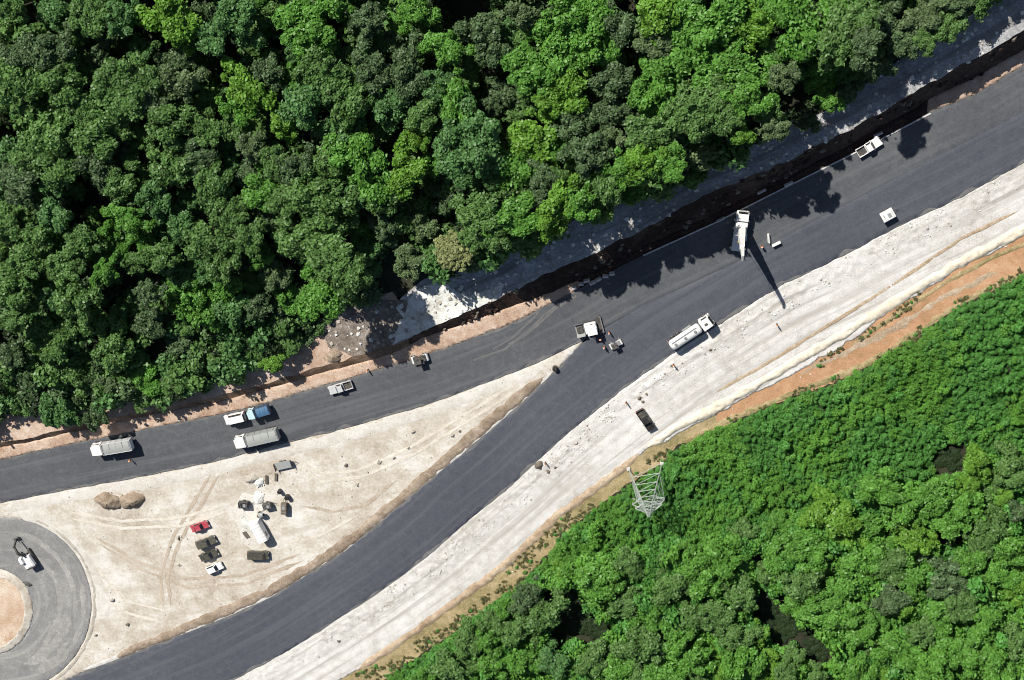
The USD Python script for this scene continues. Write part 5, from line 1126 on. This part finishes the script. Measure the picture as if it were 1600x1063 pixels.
def heap(name, label, cat_, px, py, rx, ry, h, mat, ang=0, seed=0, z=.03):
    n = 26; V, F = [], []
    g = np.random.default_rng(seed); ph = g.uniform(0, 6, 4)
    rings = 9
    for i in range(rings):
        u = i / (rings - 1)
        for j in range(n):
            a = 2 * math.pi * j / n
            w = 1 + .13 * math.sin(2 * a + ph[0]) + .09 * math.sin(5 * a + ph[1])
            zz = h * (1 - u ** 1.5) + (.05 * h * g.normal() if 0 < i < rings - 1 else 0) - (.2 if i == rings - 1 else 0)
            V.append((rx * u * w * math.cos(a), ry * u * w * math.sin(a), zz))
    for i in range(rings - 1):
        for j in range(n):
            a, b = i * n + j, i * n + (j + 1) % n
            F += [(a, a + n, b + n), (a, b + n, b)]
    q = at(px, py, z)
    t = thing(name, label, cat_, q, ang)
    obj('mound', (np.array(V), np.array(F)), mat, t, smooth=True)
    for k in range(10):
        a, r = g.uniform(0, 6.28), g.uniform(.75, 1.1)
        obj('clod', stone_mesh(seed * 50 + k, g.uniform(.12, .3)).apply_translation((rx * r * math.cos(a), ry * r * math.sin(a), .1)), mat, t)
heap('soil_pile', 'left brown soil pile on the sand under the upper road', 'soil pile', 169, 783, 3.1, 2.3, 1.6, MAT['brown'], 5, 1)
heap('soil_pile', 'right brown soil pile on the sand under the upper road', 'soil pile', 206, 782, 2.9, 2.4, 1.7, MAT['brown'], 20, 2)
heap('rubble_pile', 'grey rubble pile at the top left of the machinery group', 'rubble pile', 393, 748, 1.6, 1.3, .8, MAT['stone'], 0, 3)
heap('gravel_pile', 'white gravel pile beside the grey rubble pile', 'gravel pile', 405, 754, 1.3, 1.1, .7, MAT['white_rock'], 0, 4)
heap('gravel_pile', 'low white gravel pile under the black compressor', 'gravel pile', 404, 778, 1.5, 1.6, .5, MAT['white_rock'], 0, 5)
heap('gravel_pile', 'wide white gravel spill left of the white site cabin', 'gravel pile', 386, 818, 1.6, 2.2, .35, MAT['white_rock'], 10, 6)
heap('white_rock_mound', 'lit white rock mound under the forest edge left of the shaded grey soil', 'rock mound', 428, 541, 1.2, 1.6, 1.0, MAT['white_rock'], 30, 7, 1.0)
heap('dark_soil_pile', 'small black pile at the rim of the roundabout island', 'soil pile', 43, 912, .9, .5, .5, MAT['chassis'], -20, 8, .12)
heap('soil_mound', 'tan earth mound at the left edge of the shaded grey soil', 'soil pile', 522, 556, 2.2, 1.6, 1.0, MAT['brown'], 20, 9, 1.1)
heap('rubble_pile', 'brown rubble pile at the lower road edge on the white verge', 'rubble pile', 842, 727, 1.1, 1.0, .6, MAT['dark_stone'], 0, 10, .08)

# boulders one can pick out
BO = [(645, 675, 'lone boulder highest on the middle of the sand median', .55), (637, 700, 'boulder below the highest one on the sand median', .45), (615, 716, 'boulder left of the cluster in mid median', .5), (592, 722, 'wide tan boulder in mid median', .6),
      (540, 727, 'dark boulder nearest the flatbed trailer', .5), (557, 757, 'low tan boulder in the empty sand right of the machinery', .55), (706, 680, 'grey boulder beside the brown windrow near the ramp', .5), (718, 674, 'dark small boulder next to the brown windrow', .35), (574, 738, 'flat pale boulder between two others on the sand', .3),
      (279, 840, 'tan boulder left of the red car', .7), (279, 884, 'tan boulder left of the white car', .5), (265, 854, 'small boulder farthest left of the car row', .35), (199, 976, 'upright dark boulder on the lower sand by the roundabout', .5), (150, 993, 'small black boulder at the roundabout berm', .42), (175, 938, 'grey boulder on the pale sand right of the roundabout', .6),
      (999, 622, 'dark boulder at the upper end of the black pickup', .55), (1010, 616, 'smaller dark boulder up right of the black pickup', .4), (1004, 628, 'flat dark boulder close above the black pickup', .4), (1110, 547, 'dark boulder right of the tanker on the verge', .45), (856, 737, 'black boulder on the verge beside the brown rubble', .5), (868, 731, 'long dark boulder on the verge right of the brown rubble', .45),
      (900, 692, 'grey boulder alone mid verge', .5), (1050, 572, 'small dark boulder on the verge below the tanker', .38), (1526, 398, 'dark boulder on the orange soil near its top', .35), (529, 1002, 'dark boulder in the verge near the bottom edge', .45), (797, 882, 'dark boulder where the verge meets the dry soil', .6)]
for k, (x, y, lab, r) in enumerate(BO):
    q = at(x, y, .05 + r * .25)
    p = obj('boulder', cat(stone_mesh(700 + k, r, .8), stone_mesh(760 + k, r * .55, .8).apply_translation((r * .7, r * .2, -r * .15))).apply_translation(q), MAT['dark_stone'] if 'dark' in lab or 'black' in lab else MAT['stone'])
    tag(stage.GetPrimAtPath(p), lab, 'boulder')

# concrete blocks along the shaded road edge
KB = [(897, 449), (908, 443), (917, 438), (926, 441), (935, 436), (946, 431), (956, 427)]
KW = ['first (lowest)', 'second', 'third', 'fourth', 'fifth', 'sixth', 'last (highest)']
for k, (x, y) in enumerate(KB):
    q = at(x, y, Z0); L = rng.uniform(.9, 1.4)
    t = thing('concrete_block', f'white concrete block at the shaded road edge, {KW[k]} of seven in the row', 'block', q, heading(897, 449, 956, 427) + rng.uniform(-25, 25), group='concrete blocks along the shaded road edge')
    obj('base', bx(0, 0, .3, L, .8, .6, .06), MAT['concrete'], t)
    obj('top', hull([(sx * L / 2 * .95, sy * (.32 if z_ < .7 else .16), z_) for sx in (-1, 1) for sy in (-1, 1) for z_ in (.6, 1.0)]), MAT['concrete'], t)
for k, (x, y, lab) in enumerate([(1201, 372, 'white barrier just right of the crane truck, upper one'), (1213, 381, 'white barrier right of the crane truck, lower one'), (1126, 343, 'pale barrier at the road edge left of the crane truck'), (1190, 299, 'pale barrier at the shaded road edge up right of the crane truck'), (1232, 287, 'pale barrier at the shaded road edge halfway to the far white pickup'), (1372, 210, 'small pale barrier just above the far white pickup')]):
    t = thing('road_barrier', lab, 'barrier', at(x, y, Z0), heading(1120, 345, 1330, 240) + (70 if k == 0 else 0))
    obj('base', bx(0, 0, .12, 1.9, .55, .24, .04), MAT['concrete'], t)
    obj('upright', hull([(sx * .93, sy * w, z_) for sx in (-1, 1) for sy in (-1, 1) for w, z_ in ((.22, .24), (.09, .9))]), MAT['white'], t)

# thin kerb along the shaded road edge, in cast pieces
kl = LineString(PL([(1005, 399), (1060, 374), (1120, 346.5), (1220, 296), (1330, 241.5), (1400, 205), (1456, 176)]))
kt = thing('road_kerb', 'low pale concrete kerb along the tree-shaded upper road edge', 'kerb')
n = int(kl.length / 2.0)
for i in range(n):
    a, b = kl.interpolate(i * 2.0), kl.interpolate(i * 2.0 + 1.96)
    m = bx(0, 0, Z0 + .06, 1.95, .28, .16, .03)
    m.apply_transform(trimesh.transformations.rotation_matrix(math.atan2(b.y - a.y, b.x - a.x), [0, 0, 1])); m.apply_translation(((a.x + b.x) / 2, (a.y + b.y) / 2, 0))
    obj('kerb_stone', m, MAT['concrete'], kt)

# lattice pylon in the scrub
def pylon():
    H = 17.0; q = P(1013, 752)
    t = thing('power_pylon', 'white lattice power pylon standing at the edge of the green scrub', 'pylon', (q[0], q[1], 0), 12)
    w = lambda z: 3.5 * (1 - z / H) ** 1.15 + .22
    lv = [0, 3.2, 6.0, 8.4, 10.5, 12.3, 13.8, 15.0, 16.0, H]
    th = lambda z: .12 if z < 9 else .09
    cs = [(1, 1), (-1, 1), (-1, -1), (1, -1)]
    for sx, sy in cs:
        obj('leg', cat(*[bar((sx * w(a), sy * w(a), a), (sx * w(b), sy * w(b), b), .18 if a < 9 else .14) for a, b in zip(lv, lv[1:])]), MAT['galv'], t)
    for a, b in zip(lv, lv[1:]):
        for (x0, y0), (x1, y1) in zip(cs, cs[1:] + cs[:1]):
            obj('brace', cat(bar((x0 * w(a), y0 * w(a), a), (x1 * w(b), y1 * w(b), b), th(a)), bar((x0 * w(b), y0 * w(b), b), (x1 * w(b), y1 * w(b), b), th(a))), MAT['galv'], t)
    for z_, L in ((10.5, 3.4), (12.6, 2.8)):
        for s in (-1, 1):
            c = obj('crossarm', cat(*[bar((s * L, 0, z_ + .1), (s * w(z_), k * w(z_), z_ + d), .13) for k in (-1, 1) for d in (-.3, .5)]), MAT['galv'], t)
            obj('insulator', cyl((s * L, 0, z_ - .9), (s * L, 0, z_ + .1), .12, 8), MAT['grey'], c)
    for sx, sy in cs: obj('footing', bx(sx * w(0), sy * w(0), .15, .8, .8, .5), MAT['concrete'], t)
pylon()

# ------------------------------------------------------------------ workers
def chain(parts):
    out = m3.Manifold()
    for (p0, r0), (p1, r1) in parts:
        a = m3.Manifold.sphere(r0, 14).translate(p0); b = m3.Manifold.sphere(r1, 14).translate(p1)
        out = out + m3.Manifold.batch_hull([a, b])
    return out
def person_proto(label, loc, rot):
    t = thing('person', label, 'person', loc, rot)
    J = {'pelvis': ((0, 0, .95), .13), 'chest': ((0, 0, 1.30), .15), 'neck': ((0, 0, 1.48), .06), 'head': ((.02, 0, 1.63), .10)}
    parts = [(J['pelvis'], J['chest']), (((0, .13, 1.36), .09), ((0, -.13, 1.36), .09)), (J['chest'], J['neck']), (J['neck'], J['head']), (J['head'], ((.03, 0, 1.67), .105)), (((.10, 0, 1.62), .02), ((.115, 0, 1.60), .022))]
    for s, fx in ((1, .12), (-1, -.10)):
        parts += [(((0, s * .09, .92), .095), ((fx * .5, s * .10, .50), .065)), (((fx * .5, s * .10, .50), .065), ((fx * .6, s * .10, .08), .045)), (((fx * .6 - .03, s * .10, .05), .045), ((fx * .6 + .16, s * .11, .035), .035)),
                  (((0, s * .20, 1.38), .06), ((-.03 * s, s * .27, 1.10), .045)), (((-.03 * s, s * .27, 1.10), .045), ((.16, s * .25, .90), .032)), (((.16, s * .25, .90), .034), ((.22, s * .25, .86), .03))]
        for k in range(4): parts.append((((.23, s * (.235 + .012 * k), .855), .009), ((.29 - .006 * k, s * (.235 + .012 * k), .82), .008)))
        parts.append((((.20, s * .225, .87), .010), ((.25, s * .20, .85), .009)))
    obj('body', chain(parts), MAT['skin'], t, smooth=50)
    obj('vest', chain([(((0, 0, 1.0), .155), ((0, 0, 1.30), .172)), (((0, .13, 1.37), .105), ((0, -.13, 1.37), .105))]), MAT['vest'], t, smooth=50)
    tr = []
    for s, fx in ((1, .12), (-1, -.10)): tr += [(((0, s * .09, .93), .11), ((fx * .5, s * .10, .50), .082)), (((fx * .5, s * .10, .50), .08), ((fx * .6, s * .10, .12), .065))]
    obj('trousers', chain(tr), MAT['denim'], t, smooth=50)
    obj('helmet', chain([(((.02, 0, 1.70), .12), ((.02, 0, 1.72), .115)), (((.02, 0, 1.68), .1), ((.13, 0, 1.68), .05))]), MAT['white'], t, smooth=50)
    return t
pp = person_proto('worker in orange vest standing alone on the white verge right of the tanker', at(1213, 506, .08), 20)
for x, y, r, z, lab in [(944, 541, 140, Z0, 'worker in orange vest below the white paver, left of the small roller'), (952, 518, 200, Z0, 'worker in orange vest behind the white paver, to its right'), (938, 528, 80, Z0, 'worker in orange vest closest to the screed of the paver'),
                        (575, 577, 10, .1, 'worker in orange vest on the pale shoulder up right of the silver pickup'), (1190, 384, 100, Z0, 'worker in orange vest at the foot of the crane truck'), (205, 717, 60, Z0, 'worker in orange vest beside the leftmost grey-white dump truck'),
                        (1052, 569, 60, .15, 'worker in orange vest on the white verge below the tanker'), (852, 722, 200, .15, 'worker in orange vest by the brown rubble on the white verge'), (978, 628, 30, .15, 'worker in orange vest on the white verge up left of the black pickup')]:
    copy_of(pp, 'person', lab, 'person', at(x, y, z), r, (1, 1, 1))
